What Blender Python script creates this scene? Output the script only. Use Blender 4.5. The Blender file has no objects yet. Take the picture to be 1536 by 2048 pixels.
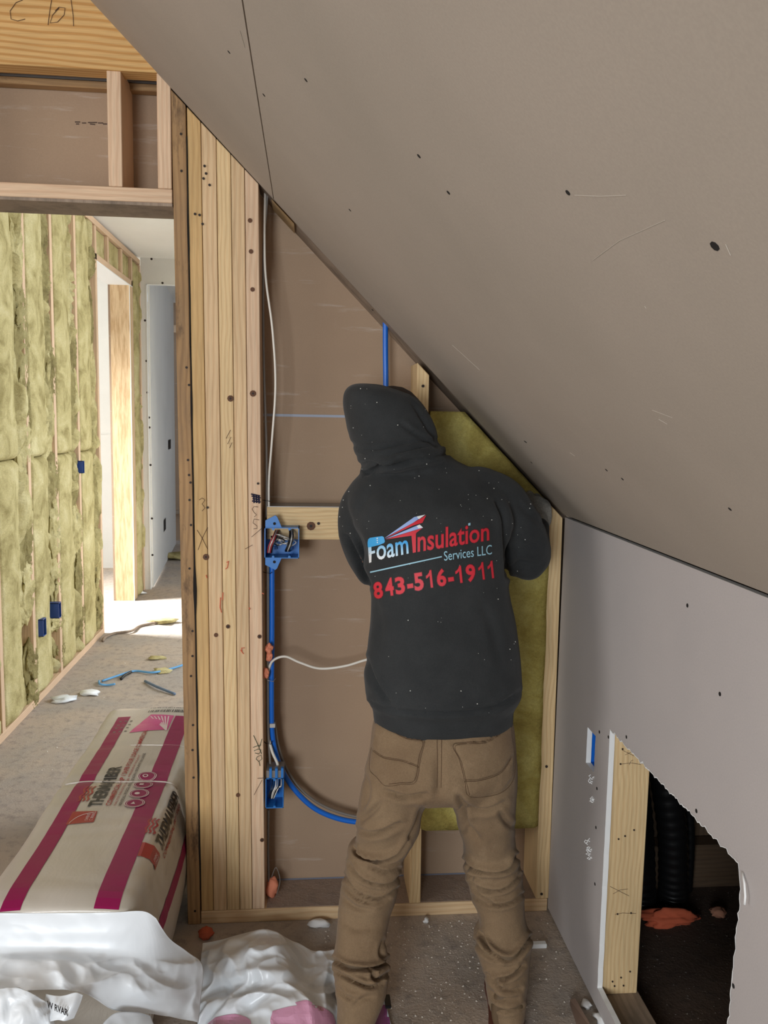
import bpy, bmesh, math, random
from mathutils import Vector, Matrix, noise
from mathutils.bvhtree import BVHTree
from mathutils.geometry import tessellate_polygon
random.seed(7)
S = bpy.context.scene
COL = S.collection
# ------------------------------------------------------------ camera
FPX, H, CX, CY = 1650.0, 1.42, 768.0, 1024.0
_D = Vector((-153, 194, -FPX)).normalized()
_U = Vector((.0078, 1, 0)); _U = (_U - _D * _U.dot(_D)).normalized()
_X = _D.cross(_U)
M = Matrix((_X, _D, _U))                       # camera space -> world
cam = bpy.data.cameras.new('camera'); co = bpy.data.objects.new('camera', cam); COL.objects.link(co)
cam.sensor_fit = 'VERTICAL'; cam.sensor_height = 24; cam.lens = 24 * FPX / 2048
cam.clip_start = .02; cam.clip_end = 60
co.matrix_world = Matrix.Translation((0, 0, H)) @ M.to_4x4()
S.camera = co
CAM = Vector((0, 0, H))
def P(px, py, y=None, x=None, z=None):          # a picture point laid on a world plane
    r = M @ Vector((px - CX, CY - py, -FPX))
    if y is not None: t = y / r.y
    elif x is not None: t = x / r.x
    else: t = (z - H) / r.z
    return CAM + r * t
# ------------------------------------------------------------ light
w = bpy.data.worlds.new('sky'); S.world = w; w.use_nodes = True
w.node_tree.nodes['Background'].inputs[0].default_value = (.72, .83, 1, 1)
w.node_tree.nodes['Background'].inputs[1].default_value = 1.0
def area(name, loc, target, sx, sy, power, col):
    l = bpy.data.lights.new(name, 'AREA'); l.shape = 'RECTANGLE'; l.size = sx; l.size_y = sy
    l.energy = power; l.color = col
    o = bpy.data.objects.new(name, l); COL.objects.link(o); o.location = loc
    o.rotation_euler = (Vector(target) - Vector(loc)).to_track_quat('-Z', 'Y').to_euler()
    return o
area('window_daylight', (-1.25, -2.35, 1.25), (.1, 2.2, .9), 1.1, 1.3, 95, (.93, .97, 1))
area('dormer_daylight', (-2.9, .3, 1.5), (.2, 1.2, 1.0), 1.3, 1.2, 26, (1, .93, .84))
area('far_room_daylight', (-4.6, 5.5, 1.7), (-1.9, 7.2, .9), 1.5, 1.3, 105, (.97, 1, 1))
area('far_room_floor_beam', (-3.3, 5.75, 2.45), (-.75, 5.8, 0),  .5, .35, 62, (.97, .99, 1)).data.spread = 1.1  # narrow lamp added to throw the bright strip on the hall floor
area('hall_daylight', (1.55, 3.9, 1.5), (-1.3, 4.3, 1.0), 1.6, 1.8, 66, (.95, .98, 1))
S.view_settings.view_transform = 'Standard'; S.view_settings.look = 'None'
S.view_settings.exposure = 0; S.view_settings.gamma = 1; S.view_settings.use_curve_mapping = False
S.cycles.max_bounces = 7; S.cycles.diffuse_bounces = 5
S.cycles.sample_clamp_indirect = 4
# ------------------------------------------------------------ materials
def mat(name):
    m = bpy.data.materials.new(name); m.use_nodes = True
    nt = m.node_tree; b = nt.nodes['Principled BSDF']
    return m, nt, b
def N(nt, t, **k):
    n = nt.nodes.new(t)
    for a, v in k.items():
        if a in n.inputs: n.inputs[a].default_value = v
        else: setattr(n, a, v)
    return n
def coords(nt, scale=(1, 1, 1), rnd=True, kind='Object'):
    tc = N(nt, 'ShaderNodeTexCoord'); mp = N(nt, 'ShaderNodeMapping')
    if rnd:
        oi = N(nt, 'ShaderNodeObjectInfo'); vm = N(nt, 'ShaderNodeVectorMath', operation='SCALE')
        cb = N(nt, 'ShaderNodeCombineXYZ'); 
        for i, f in enumerate((3.1, 5.7, 9.3)):
            mu = N(nt, 'ShaderNodeMath', operation='MULTIPLY'); mu.inputs[1].default_value = f
            nt.links.new(oi.outputs['Random'], mu.inputs[0]); nt.links.new(mu.outputs[0], cb.inputs[i])
        ad = N(nt, 'ShaderNodeVectorMath', operation='ADD')
        nt.links.new(tc.outputs[kind], ad.inputs[0]); nt.links.new(cb.outputs[0], ad.inputs[1])
        nt.links.new(ad.outputs[0], mp.inputs[0])
    else: nt.links.new(tc.outputs[kind], mp.inputs[0])
    mp.inputs['Scale'].default_value = scale
    return mp.outputs[0]
def ramp(nt, src, stops):
    r = N(nt, 'ShaderNodeValToRGB'); e = r.color_ramp.elements
    while len(e) < len(stops): e.new(.5)
    for i, (p, c) in enumerate(stops):
        e[i].position = p; e[i].color = (*c, 1) if not isinstance(c, float) else (c, c, c, 1)
    nt.links.new(src, r.inputs[0]); return r.outputs[0]
def mix(nt, a, b, fac, mode='MIX'):
    m = N(nt, 'ShaderNodeMix', data_type='RGBA', blend_type=mode)
    for s, v in ((6, a), (7, b), (0, fac)):
        if hasattr(v, 'is_output'): nt.links.new(v, m.inputs[s])
        elif s == 0: m.inputs[0].default_value = v
        else: m.inputs[s].default_value = (*v, 1)
    return m.outputs[2]
def bump(nt, b, src, strength, dist=.002, prev=None):
    n = N(nt, 'ShaderNodeBump'); n.inputs['Strength'].default_value = strength; n.inputs['Distance'].default_value = dist
    nt.links.new(src, n.inputs['Height'])
    if prev: nt.links.new(prev, n.inputs['Normal'])
    nt.links.new(n.outputs[0], b.inputs['Normal']); return n.outputs[0]
def noisetex(nt, vec, scale, detail=4, rough=.55, dist=0.):
    n = N(nt, 'ShaderNodeTexNoise'); n.inputs['Scale'].default_value = scale; n.inputs['Detail'].default_value = detail
    n.inputs['Roughness'].default_value = rough; n.inputs['Distortion'].default_value = dist
    nt.links.new(vec, n.inputs['Vector']); return n.outputs[0]
def sc(c, f): return tuple(x * f for x in c)
def srgb(r, g, b):
    f = lambda v: (v / 255 / 12.92) if v / 255 <= .04045 else ((v / 255 + .055) / 1.055) ** 2.4
    return (f(r), f(g), f(b))
def wood(name, light, dark, weather=0., stain=0., ringscale=42, rc=.34):
    m, nt, b = mat(name)
    v = coords(nt, (1, 1, 1))
    # growth rings: a tilted pith line beside the board, warped by slow noise along the grain
    mp = N(nt, 'ShaderNodeMapping'); mp.inputs['Rotation'].default_value = (.025, .03, 0); mp.inputs['Scale'].default_value = (1, 1, .35)
    nt.links.new(v, mp.inputs[0])
    wv = N(nt, 'ShaderNodeTexWave', wave_type='RINGS', rings_direction='Z'); wv.inputs['Scale'].default_value = ringscale
    wv.inputs['Distortion'].default_value = 9; wv.inputs['Detail'].default_value = 2; wv.inputs['Detail Scale'].default_value = .22; wv.inputs['Detail Roughness'].default_value = .45
    nt.links.new(mp.outputs[0], wv.inputs['Vector'])
    c = ramp(nt, wv.outputs[1], [(0, light), (.55, tuple(a * .75 + d * .25 for a, d in zip(light, dark))), (.9, dark), (1, dark)])
    c = mix(nt, light, c, rc)
    fib = noisetex(nt, coords(nt, (1, 1, .03)), 420, 3)
    c = mix(nt, c, ramp(nt, fib, [(.3, .78), (.7, 1.05)]), .8, 'MULTIPLY')
    big = noisetex(nt, coords(nt, (1, 1, .3)), 6, 3)
    c = mix(nt, c, ramp(nt, big, [(.3, .82), (.7, 1.06)]), .9, 'MULTIPLY')
    if weather:
        g = noisetex(nt, coords(nt, (1, 1, .25)), 14, 5, .7)
        c = mix(nt, c, srgb(96, 84, 72), ramp(nt, g, [(.45, 0.), (.7, weather)]))
    if stain:
        g = noisetex(nt, coords(nt, (1.5, 1.5, .5)), 9, 6, .75)
        c = mix(nt, c, srgb(58, 40, 28), ramp(nt, g, [(.55, 0.), (.68, stain)]))
    nt.links.new(c, b.inputs['Base Color']); b.inputs['Roughness'].default_value = .72
    bump(nt, b, fib, .15, .001)
    return m
pine = wood('pine', srgb(226, 196, 154), srgb(190, 142, 96))
pine_b = wood('pine_yellow', srgb(230, 202, 154), srgb(196, 150, 98), ringscale=60)
pine_y = wood('pine_straw', srgb(216, 180, 124), srgb(184, 140, 84), .15)
pine_old = wood('pine_weathered', srgb(176, 140, 96), srgb(118, 82, 50), .45, .75)
pine_pink = wood('fir_pale', srgb(226, 196, 164), srgb(196, 150, 116))
pine_beam = wood('pine_beam', srgb(222, 180, 118), srgb(192, 136, 68), ringscale=30, rc=.75)
pine_grey = wood('pine_grey', srgb(158, 140, 122), srgb(112, 94, 80), .8)
osb, nt, b = mat('strand_lumber')
c = ramp(nt, noisetex(nt, coords(nt, (1, 1, .12)), 60, 4, .6), [(.35, srgb(196, 162, 120)), (.6, srgb(224, 196, 156))])
nt.links.new(c, b.inputs['Base Color']); b.inputs['Roughness'].default_value = .8
def board_paper(name, col, col2, smear=0., dust=0.):
    m, nt, b = mat(name)
    v = coords(nt, (1, 1, 1), False)
    n1 = noisetex(nt, v, 1.6, 4, .6); c = mix(nt, col, col2, ramp(nt, n1, [(.35, 0.), (.65, 1.)]))
    n2 = noisetex(nt, v, 340, 2, .5); c = mix(nt, c, ramp(nt, n2, [(.3, .96), (.7, 1.03)]), 1., 'MULTIPLY')
    n3 = noisetex(nt, coords(nt, (1.2, 1.2, 14), False), 3, 5, .7)
    if smear: c = mix(nt, c, srgb(196, 186, 176), ramp(nt, n3, [(.6, 0.), (.78, smear)]))
    n4 = noisetex(nt, coords(nt, (9, 9, 1.5), False), 5, 6, .7)
    if dust: c = mix(nt, c, srgb(190, 184, 178), ramp(nt, n4, [(.66, 0.), (.8, dust)]))
    nt.links.new(c, b.inputs['Base Color']); b.inputs['Roughness'].default_value = .85
    bump(nt, b, n2, .05, .0006)
    return m
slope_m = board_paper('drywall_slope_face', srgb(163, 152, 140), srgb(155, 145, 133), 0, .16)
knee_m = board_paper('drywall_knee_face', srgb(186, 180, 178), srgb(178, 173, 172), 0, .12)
back_m = board_paper('drywall_brown_back', srgb(166, 142, 118), srgb(156, 132, 110), .7, .05)
white_m = board_paper('drywall_pale_face', srgb(226, 225, 220), srgb(218, 217, 212))
def plain(name, col, rough=.6, spec=.5, **k):
    m, nt, b = mat(name); b.inputs['Base Color'].default_value = (*col, 1); b.inputs['Roughness'].default_value = rough
    b.inputs['Specular IOR Level'].default_value = spec
    for a, v in k.items(): b.inputs[a.replace('_', ' ')].default_value = v
    return m
gyp = plain('gypsum_core', srgb(236, 238, 238), .9)
dark = plain('dark_hole', srgb(22, 19, 17), .9)
metal_g = plain('galvanised', srgb(150, 150, 150), .45, Metallic=.6)
blue = plain('blue_plastic', srgb(36, 112, 186), .38)
blue_d = plain('blue_conduit', srgb(22, 104, 205), .32)
white_w = plain('white_cable', srgb(226, 222, 212), .45)
grey_w = plain('grey_cable', srgb(120, 114, 108), .5)
black_w = plain('black_plastic', srgb(16, 16, 17), .35)
red_w = plain('red_wire', srgb(150, 40, 48), .4)
silver_w = plain('foil_wire', srgb(196, 194, 190), .3, Metallic=.3)
orange = plain('orange_foam', srgb(226, 140, 108), .85)
orange_d = plain('orange_foam_rough', srgb(178, 84, 54), .9)
pencil = plain('pencil', srgb(74, 52, 44), .8)
ink = plain('ink', srgb(28, 30, 58), .7)
ink_g = plain('green_ink', srgb(34, 66, 46), .7)
chalk_r = plain('orange_chalk', srgb(214, 112, 84), .9)
knot_m = plain('knot_brown', srgb(92, 58, 34), .7)
nail_m = plain('nail_hole', srgb(42, 30, 24), .7)
def concrete(name, c1, c2, c3, rough_bump=.6):
    m, nt, b = mat(name); v = coords(nt, (1, 1, 1), False)
    a = noisetex(nt, v, 2.2, 6, .65, .4); c = mix(nt, c1, c2, ramp(nt, a, [(.38, 0.), (.62, 1.)]))
    d = noisetex(nt, v, 26, 6, .7); c = mix(nt, c, c3, ramp(nt, d, [(.5, 0.), (.72, .75)]))
    sp = noisetex(nt, v, 150, 3, .6); c = mix(nt, c, srgb(232, 228, 220), ramp(nt, sp, [(.68, 0.), (.74, .8)]))
    nt.links.new(c, b.inputs['Base Color']); b.inputs['Roughness'].default_value = .92
    n = bump(nt, b, d, rough_bump, .006); bump(nt, b, sp, rough_bump, .003, n)
    return m
floor_m = concrete('dusty_subfloor', srgb(182, 166, 150), srgb(166, 157, 148), srgb(122, 116, 110))
hall_floor_m = floor_m
def wool(name, a, b_, c_):
    m, nt, b = mat(name)
    v = coords(nt, (1, 1, 1))
    n1 = noisetex(nt, v, 7, 5, .65, .5); c = ramp(nt, n1, [(.3, a), (.5, b_), (.72, c_)])
    n2 = noisetex(nt, coords(nt, (1, 1, 2.2)), 130, 5, .7, 1.2); c = mix(nt, c, ramp(nt, n2, [(.3, .72), (.68, 1.14)]), .9, 'MULTIPLY')
    nt.links.new(c, b.inputs['Base Color']); b.inputs['Roughness'].default_value = .95; b.inputs['Specular IOR Level'].default_value = .1
    n3 = noisetex(nt, v, 22, 5, .6)
    n = bump(nt, b, n3, .55, .02); bump(nt, b, n2, .5, .004, n)
    return m
wool_h = wool('mineral_wool_pale', srgb(146, 134, 88), srgb(190, 178, 128), srgb(214, 204, 158))
wool_d = wool('mineral_wool_brown', srgb(118, 106, 70), srgb(150, 139, 94), srgb(180, 170, 124))
wool_g = wool('mineral_wool_green', srgb(128, 110, 58), srgb(166, 152, 84), srgb(196, 186, 118))
def cloth(name, c1, c2, scale=900, fade=None, bs=.25):
    m, nt, b = mat(name); v = coords(nt, (1, 1, 1), False)
    a = noisetex(nt, v, 9, 5, .6); c = mix(nt, c1, c2, ramp(nt, a, [(.35, 0.), (.68, 1.)]))
    f = noisetex(nt, v, scale, 2, .6); c = mix(nt, c, ramp(nt, f, [(.3, .8), (.7, 1.2)]), 1., 'MULTIPLY')
    if fade:
        g = noisetex(nt, coords(nt, (1, 1, .5), False), 16, 6, .7); c = mix(nt, c, fade, ramp(nt, g, [(.6, 0.), (.78, .4)]))
    nt.links.new(c, b.inputs['Base Color']); b.inputs['Roughness'].default_value = .95; b.inputs['Specular IOR Level'].default_value = .12
    b.inputs['Sheen Weight'].default_value = .08
    n = bump(nt, b, noisetex(nt, v, 38, 4, .6), bs, .006); bump(nt, b, f, .25, .0008, n)
    return m
fleece = cloth('charcoal_fleece', srgb(46, 48, 49), srgb(54, 56, 57))
canvas = cloth('brown_canvas', srgb(130, 110, 86), srgb(118, 98, 76), 700, srgb(158, 138, 112), .4)
stitch_m = plain('stitching', srgb(84, 62, 42), .9)
lint_m = plain('lint', srgb(206, 206, 200), .9)
skin_m = plain('skin', srgb(176, 124, 98), .6)
hair_m = plain('hair', srgb(40, 28, 22), .7)
glove_m = cloth('grey_glove', srgb(100, 99, 96), srgb(170, 168, 160), 300)
boot_m = plain('boot_leather', srgb(92, 74, 52), .7)
sole_m = plain('boot_sole', srgb(104, 62, 48), .7)
film, nt, b = mat('white_film')
v = coords(nt, (1, 1, 1), False)
def ridged(nt, vec, scale, detail=3, dist=1.):
    n = N(nt, 'ShaderNodeTexNoise', noise_type='RIDGED_MULTIFRACTAL'); n.inputs['Scale'].default_value = scale; n.inputs['Detail'].default_value = detail; n.inputs['Distortion'].default_value = dist
    nt.links.new(vec, n.inputs['Vector']); return n.outputs[0]
nt.links.new(ramp(nt, noisetex(nt, v, 3, 3), [(.3, srgb(222, 229, 235)), (.7, srgb(234, 240, 245))]), b.inputs['Base Color'])
b.inputs['Roughness'].default_value = .3; b.inputs['Specular IOR Level'].default_value = .45
n_ = bump(nt, b, ridged(nt, coords(nt, (1, 1, .6), False), 7, 2, .5), .3, .012); bump(nt, b, ridged(nt, v, 26, 2, .6), .16, .003, n_)
bagm, nt, b = mat('package_film')
v = coords(nt, (1, .4, 1), False); n1 = noisetex(nt, v, 14, 5, .6, .6)
nt.links.new(ramp(nt, noisetex(nt, v, 5, 3), [(.3, srgb(190, 184, 172)), (.7, srgb(206, 200, 190))]), b.inputs['Base Color'])
b.inputs['Roughness'].default_value = .28; bump(nt, b, n1, .3, .008)
magenta = plain('magenta_print', srgb(146, 16, 82), .42, .3)
pinkp = plain('pink_print', srgb(206, 70, 140), .3)
redp = plain('red_print', srgb(160, 32, 36), .35)
blackp = plain('black_print', srgb(34, 32, 34), .4)
greyp = plain('grey_print', srgb(120, 114, 106), .5)
whitep = plain('white_print', srgb(222, 208, 208), .4)
hood_red = plain('red_vinyl', srgb(204, 40, 56), .55)
hood_dred = plain('dark_red_vinyl', srgb(110, 18, 32), .55)
hood_lb = plain('pale_blue_vinyl', srgb(150, 196, 214), .5)
hood_lil = plain('lilac_vinyl', srgb(150, 176, 226), .5)
hood_b = plain('blue_vinyl', srgb(56, 160, 220), .5)
hood_w = plain('white_vinyl', srgb(226, 232, 236), .5)
# ------------------------------------------------------------ helpers
def props(o, label=None, cat=None, group=None, kind=None):
    for k, v in (('label', label), ('category', cat), ('group', group), ('kind', kind)):
        if v: o[k] = v
    return o
def empty(name, loc=(0, 0, 0), **k):
    o = bpy.data.objects.new(name, None); COL.objects.link(o); o.location = loc; o.empty_display_size = .05
    return props(o, **k)
def setpar(o, p):
    if p is not None:
        chain = Vector((0, 0, 0)); q = p
        while q is not None:
            chain = chain + q.location if q.get('_world') is None else chain
            q = q.parent
        o.parent = p; o.matrix_parent_inverse = WM(p).inverted()
WMX = {}
def WM(o):
    if o.parent is None: return o.matrix_basis.copy()
    return WM(o.parent) @ o.matrix_parent_inverse @ o.matrix_basis
def link(name, me, mats, parent=None, smooth=False, mw=None):
    o = bpy.data.objects.new(name, me); COL.objects.link(o)
    for m in (mats if isinstance(mats, (list, tuple)) else [mats]):
        if m is not None and len(me.materials) < 9 and m.name not in [x.name for x in me.materials if x]: me.materials.append(m)
    if mw is not None: o.matrix_basis = mw
    setpar(o, parent)
    if smooth: me.polygons.foreach_set('use_smooth', [True] * len(me.polygons))
    return o
def meshob(name, verts, faces, mats, parent=None, smooth=False, mi=None, mw=None):
    me = bpy.data.meshes.new(name); me.from_pydata([tuple(v) for v in verts], [], faces); me.update()
    if mi: me.polygons.foreach_set('material_index', mi)
    return link(name, me, mats, parent, smooth, mw)
def fix_normals(me):
    bm = bmesh.new(); bm.from_mesh(me); bmesh.ops.recalc_face_normals(bm, faces=bm.faces); bm.to_mesh(me); bm.free()
def board(name, x0, x1, y0, y1, z0, z1, m, parent=None, axis='z', lean=0., ztop=None, bev=.0016, tag=None):
    """a sawn board whose local Z runs along its length; ztop(x) cuts the top on a slope; lean shifts x by lean*z"""
    c = Vector(((x0 + x1) / 2, (y0 + y1) / 2, (z0 + z1) / 2))
    dx, dy, dz = (x1 - x0) / 2, (y1 - y0) / 2, (z1 - z0) / 2
    if axis == 'z': R = Matrix.Identity(3); e = (dx, dy, dz)
    elif axis == 'x': R = Matrix(((0, 0, 1), (0, 1, 0), (-1, 0, 0))); e = (dz, dy, dx)
    else: R = Matrix(((1, 0, 0), (0, 0, -1), (0, 1, 0))); e = (dx, dz, dy)
    mw = Matrix.Translation(c) @ R.to_4x4()
    bm = bmesh.new(); bmesh.ops.create_cube(bm, size=2)
    for v in bm.verts:
        v.co = Vector((v.co.x * e[0], v.co.y * e[1], v.co.z * e[2]))
        if axis == 'z' and (ztop or lean):
            wz = v.co.z + c.z; wx = v.co.x + c.x
            if ztop and v.co.z > 0: wz = min(wz, ztop(wx - 0))
            v.co.z = wz - c.z; v.co.x += lean * wz
    if bev: bmesh.ops.bevel(bm, geom=bm.edges[:], offset=bev, segments=1, affect='EDGES')
    me = bpy.data.meshes.new(name); bm.to_mesh(me); bm.free()
    o = link(name, me, m, parent, False, mw)
    return o
def box(name, x0, x1, y0, y1, z0, z1, m, parent=None, bev=0.):
    bm = bmesh.new(); bmesh.ops.create_cube(bm, size=1)
    for v in bm.verts: v.co = Vector(((x0 + x1) / 2 + v.co.x * (x1 - x0), (y0 + y1) / 2 + v.co.y * (y1 - y0), (z0 + z1) / 2 + v.co.z * (z1 - z0)))
    if bev: bmesh.ops.bevel(bm, geom=bm.edges[:], offset=bev, segments=2, affect='EDGES')
    me = bpy.data.meshes.new(name); bm.to_mesh(me); bm.free()
    return link(name, me, m, parent)
def crom(pts, n):
    """Catmull-Rom through tuples of any length"""
    out = []; L = len(pts)
    for i in range(L - 1):
        p0, p1, p2, p3 = pts[max(i - 1, 0)], pts[i], pts[i + 1], pts[min(i + 2, L - 1)]
        for k in range(n):
            t = k / n
            out.append(tuple(.5 * ((2 * b) + (-a + c) * t + (2 * a - 5 * b + 4 * c - d) * t * t + (-a + 3 * b - 3 * c + d) * t ** 3) for a, b, c, d in zip(p0, p1, p2, p3)))
    out.append(tuple(pts[-1])); return out
def tube_data(pts, r, seg=8, cap=True):
    V, Fc = [], []; n = len(pts); pts = [Vector(p[:3]) for p in pts]
    rr = r if isinstance(r, (list, tuple)) else [r] * n
    up = None
    for i in range(n):
        t = (pts[min(i + 1, n - 1)] - pts[max(i - 1, 0)]).normalized()
        if up is None: up = Vector((0, 1, 0)) if abs(t.y) < .9 else Vector((1, 0, 0))
        a = t.cross(up)
        if a.length < 1e-6: a = t.orthogonal()
        a.normalize(); b2 = a.cross(t).normalized(); up = b2
        for k in range(seg):
            an = 2 * math.pi * k / seg; V.append(pts[i] + (a * math.cos(an) + b2 * math.sin(an)) * rr[i])
    for i in range(n - 1):
        for k in range(seg):
            Fc.append((i * seg + k, i * seg + (k + 1) % seg, (i + 1) * seg + (k + 1) % seg, (i + 1) * seg + k))
    if cap: Fc.append(tuple(range(seg))[::-1]); Fc.append(tuple((n - 1) * seg + k for k in range(seg)))
    return V, Fc
def join_data(parts):
    V, Fc = [], []
    for v, f in parts:
        o = len(V); V += v; Fc += [tuple(i + o for i in q) for q in f]
    return V, Fc
def tubes(name, paths, r, m, parent=None, seg=8):
    V, Fc = join_data([tube_data(p, r, seg) for p in paths])
    return meshob(name, V, Fc, m, parent, True)
def disc_data(c, n, r, seg=10, t=.0012):
    n = n.normalized(); a = n.orthogonal().normalized(); b2 = n.cross(a); V = []
    for k in range(seg):
        an = 2 * math.pi * k / seg; V.append(c + n * t + (a * math.cos(an) + b2 * math.sin(an)) * r)
    for k in range(seg):
        an = 2 * math.pi * k / seg; V.append(c - n * .0005 + (a * math.cos(an) + b2 * math.sin(an)) * r)
    return V, [tuple(range(seg))] + [(k, k + seg, (k + 1) % seg + seg, (k + 1) % seg) for k in range(seg)]
def lump(name, c, r, m, parent=None, seed=0, sub=2, rough=.35, sq=(1, 1, 1)):
    bm = bmesh.new(); bmesh.ops.create_icosphere(bm, subdivisions=sub, radius=1)
    for v in bm.verts:
        d = 1 + rough * noise.noise(v.co * 1.7 + Vector((seed * 3.3, seed, 0))) + rough * .5 * noise.noise(v.co * 4 + Vector((0, seed, 9)))
        v.co = Vector((v.co.x * r * sq[0] * d, v.co.y * r * sq[1] * d, v.co.z * r * sq[2] * d))
    zmin = min(v.co.z for v in bm.verts)
    me = bpy.data.meshes.new(name); bm.to_mesh(me); bm.free()
    o = link(name, me, m, parent, True, Matrix.Translation(c)); return o
def plate_hole(name, outer, holes, origin, ax, ay, thick, mats, parent=None):
    """flat sheet with holes; outline in 2D (ax, ay); thick vector extrudes backwards; mats: face, edge"""
    loops = [[Vector((p[0], p[1], 0)) for p in l] for l in [outer] + holes]
    tri = tessellate_polygon(loops); flat = [p for l in loops for p in l]; n = len(flat)
    V = [origin + ax * p.x + ay * p.y for p in flat]; V += [v + thick for v in V]
    Fc = [tuple(t) for t in tri] + [tuple(i + n for i in t[::-1]) for t in tri]; mi = [0] * len(Fc); o = 0
    for l in loops:
        k = len(l)
        for i in range(k): Fc.append((o + i, o + (i + 1) % k, o + (i + 1) % k + n, o + i + n)); mi.append(1)
        o += k
    ob = meshob(name, V, Fc, mats, parent, False, mi); fix_normals(ob.data); return ob
def rag(p, q, n, amp, seed=0):
    out = []
    for i in range(n):
        t = i / n; d = (q - p); nn = Vector((-d.y, d.x)).normalized()
        out.append(p + d * t + nn * (noise.noise(Vector((t * n * .45, seed, 0))) * amp + noise.noise(Vector((t * n * 2.1, seed, 5))) * amp * .5 if i else 0))
    return out
# ------------------------------------------------------------ the shell
FY = 2.196; T = .14; BY = FY + T; XK = .706; XL = -1.292; KZ = 1.158
SL = 1.011
def zs(x): return KZ + SL * (XK - x)            # height of the sloped ceiling above x
LEAN = -.0098
flo = box('floor', -5.2, 3.4, -2.6, 9.6, -.06, 0, floor_m); props(flo, kind='structure')
# sloped ceiling, two sheets with a joint running to the back
XS = -.09
def slope_sheet(xa, xb, y0, y1, name, par):
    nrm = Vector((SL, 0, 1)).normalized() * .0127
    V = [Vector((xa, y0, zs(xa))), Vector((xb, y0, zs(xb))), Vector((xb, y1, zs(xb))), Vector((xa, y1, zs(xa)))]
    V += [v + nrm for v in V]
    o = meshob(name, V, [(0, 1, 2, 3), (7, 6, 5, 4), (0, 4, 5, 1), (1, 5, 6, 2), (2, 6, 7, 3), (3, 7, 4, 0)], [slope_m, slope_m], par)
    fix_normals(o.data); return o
ce = empty('ceiling', (0, 0, 1.7), kind='structure')
V = []
for x in (XS - .03, XS + .03):
    for y in (-2.5, FY - .004):
        for dz in (.0195, .03): V.append(Vector((x, y, zs(x) + dz)))
o = meshob('seam_backing', V, [(0, 1, 3, 2), (4, 6, 7, 5), (0, 4, 5, 1), (2, 3, 7, 6), (0, 2, 6, 4), (1, 5, 7, 3)], dark, ce); fix_normals(o.data)  # dark strip added behind the joint so no sky light shows through
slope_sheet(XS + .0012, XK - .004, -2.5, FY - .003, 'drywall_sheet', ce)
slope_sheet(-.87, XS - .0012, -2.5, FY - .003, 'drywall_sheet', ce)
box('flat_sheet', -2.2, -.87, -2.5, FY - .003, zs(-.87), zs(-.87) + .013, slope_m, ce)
box('roof_backing', -5.2, .3, -2.7, FY, 2.95, 2.97, pine_grey, ce)
bp = []
for (px, py) in [(458, 104), (528, 190), (897, 385), (838, 312), (1050, 883), (1063, 925), (1245, 958), (1460, 1018), (745, 620), (1213, 940), (1136, 385), (1430, 492), (1052, 884), (612, 160), (700, 420)]:
    r = M @ Vector((px - CX, CY - py, -FPX)); t = (zs(0) - H) / (r.z + SL * r.x); p = CAM + r * t
    bp.append(disc_data(p, Vector((-SL, 0, -1)), (.003 if py != 492 else .0046), 8, .0006))
V, Fc = join_data(bp); props(meshob('screw', V, Fc, dark, ce), kind='stuff')
def onslope(px, py):
    r = M @ Vector((px - CX, CY - py, -FPX)); t = (zs(0) - H) / (r.z + SL * r.x); return CAM + r * t + Vector((-SL, 0, -1)).normalized() * .0004
sc2 = []
for ln in [[(1150, 390), (1200, 392), (1252, 390)], [(1186, 520), (1240, 480), (1330, 440)], [(1305, 820), (1345, 835)], [(1318, 838), (1335, 848)], [(1452, 488), (1462, 510)], [(480, 60), (490, 95)], [(1140, 905), (1150, 912)], [(1290, 612), (1293, 616)], [(905, 690), (960, 740)]]:
    sc2.append(tube_data([onslope(*p) for p in ln], .00035, 4))
V, Fc = join_data(sc2); props(meshob('scratch', V, Fc, plain('scratch_pale', srgb(182, 173, 161), .9), ce), kind='stuff')
# knee wall
kw = empty('wall_right', (XK, 1, 0), kind='structure')
Y0 = -2.5
def k2(y, z): return Vector((y, z))
hole = []
a, b_, c_, d_ = k2(1.786, .062), k2(1.790, .706), k2(1.212, .706), k2(1.222, .062)
hole += rag(a, b_, 40, .002, 1) + rag(b_, c_, 90, .008, 2)
c2 = k2(1.200, .668); hole += rag(c_, c2, 4, .002, 8)
hole += rag(c2, d_, 70, .007, 3) + rag(d_, a, 30, .003, 4)
oy0, oy1, oz0, oz1 = 1.880, 1.938, .562, .655
sock = rag(k2(oy0, oz0), k2(oy0, oz1), 8, .003, 5) + rag(k2(oy0, oz1), k2(oy1, oz1), 4, .002, 6) + rag(k2(oy1, oz1), k2(oy1, oz0), 8, .002, 7) + rag(k2(oy1, oz0), k2(oy0, oz0), 4, .002, 8)
plate_hole('drywall_sheet', [k2(Y0, .012), k2(FY - .003, .012), k2(FY - .003, KZ - .004), k2(Y0, KZ - .004)], [hole, sock], Vector((XK, 0, 0)), Vector((0, 1, 0)), Vector((0, 0, 1)), Vector((.0127, 0, 0)), [knee_m, gyp], kw)
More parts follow.
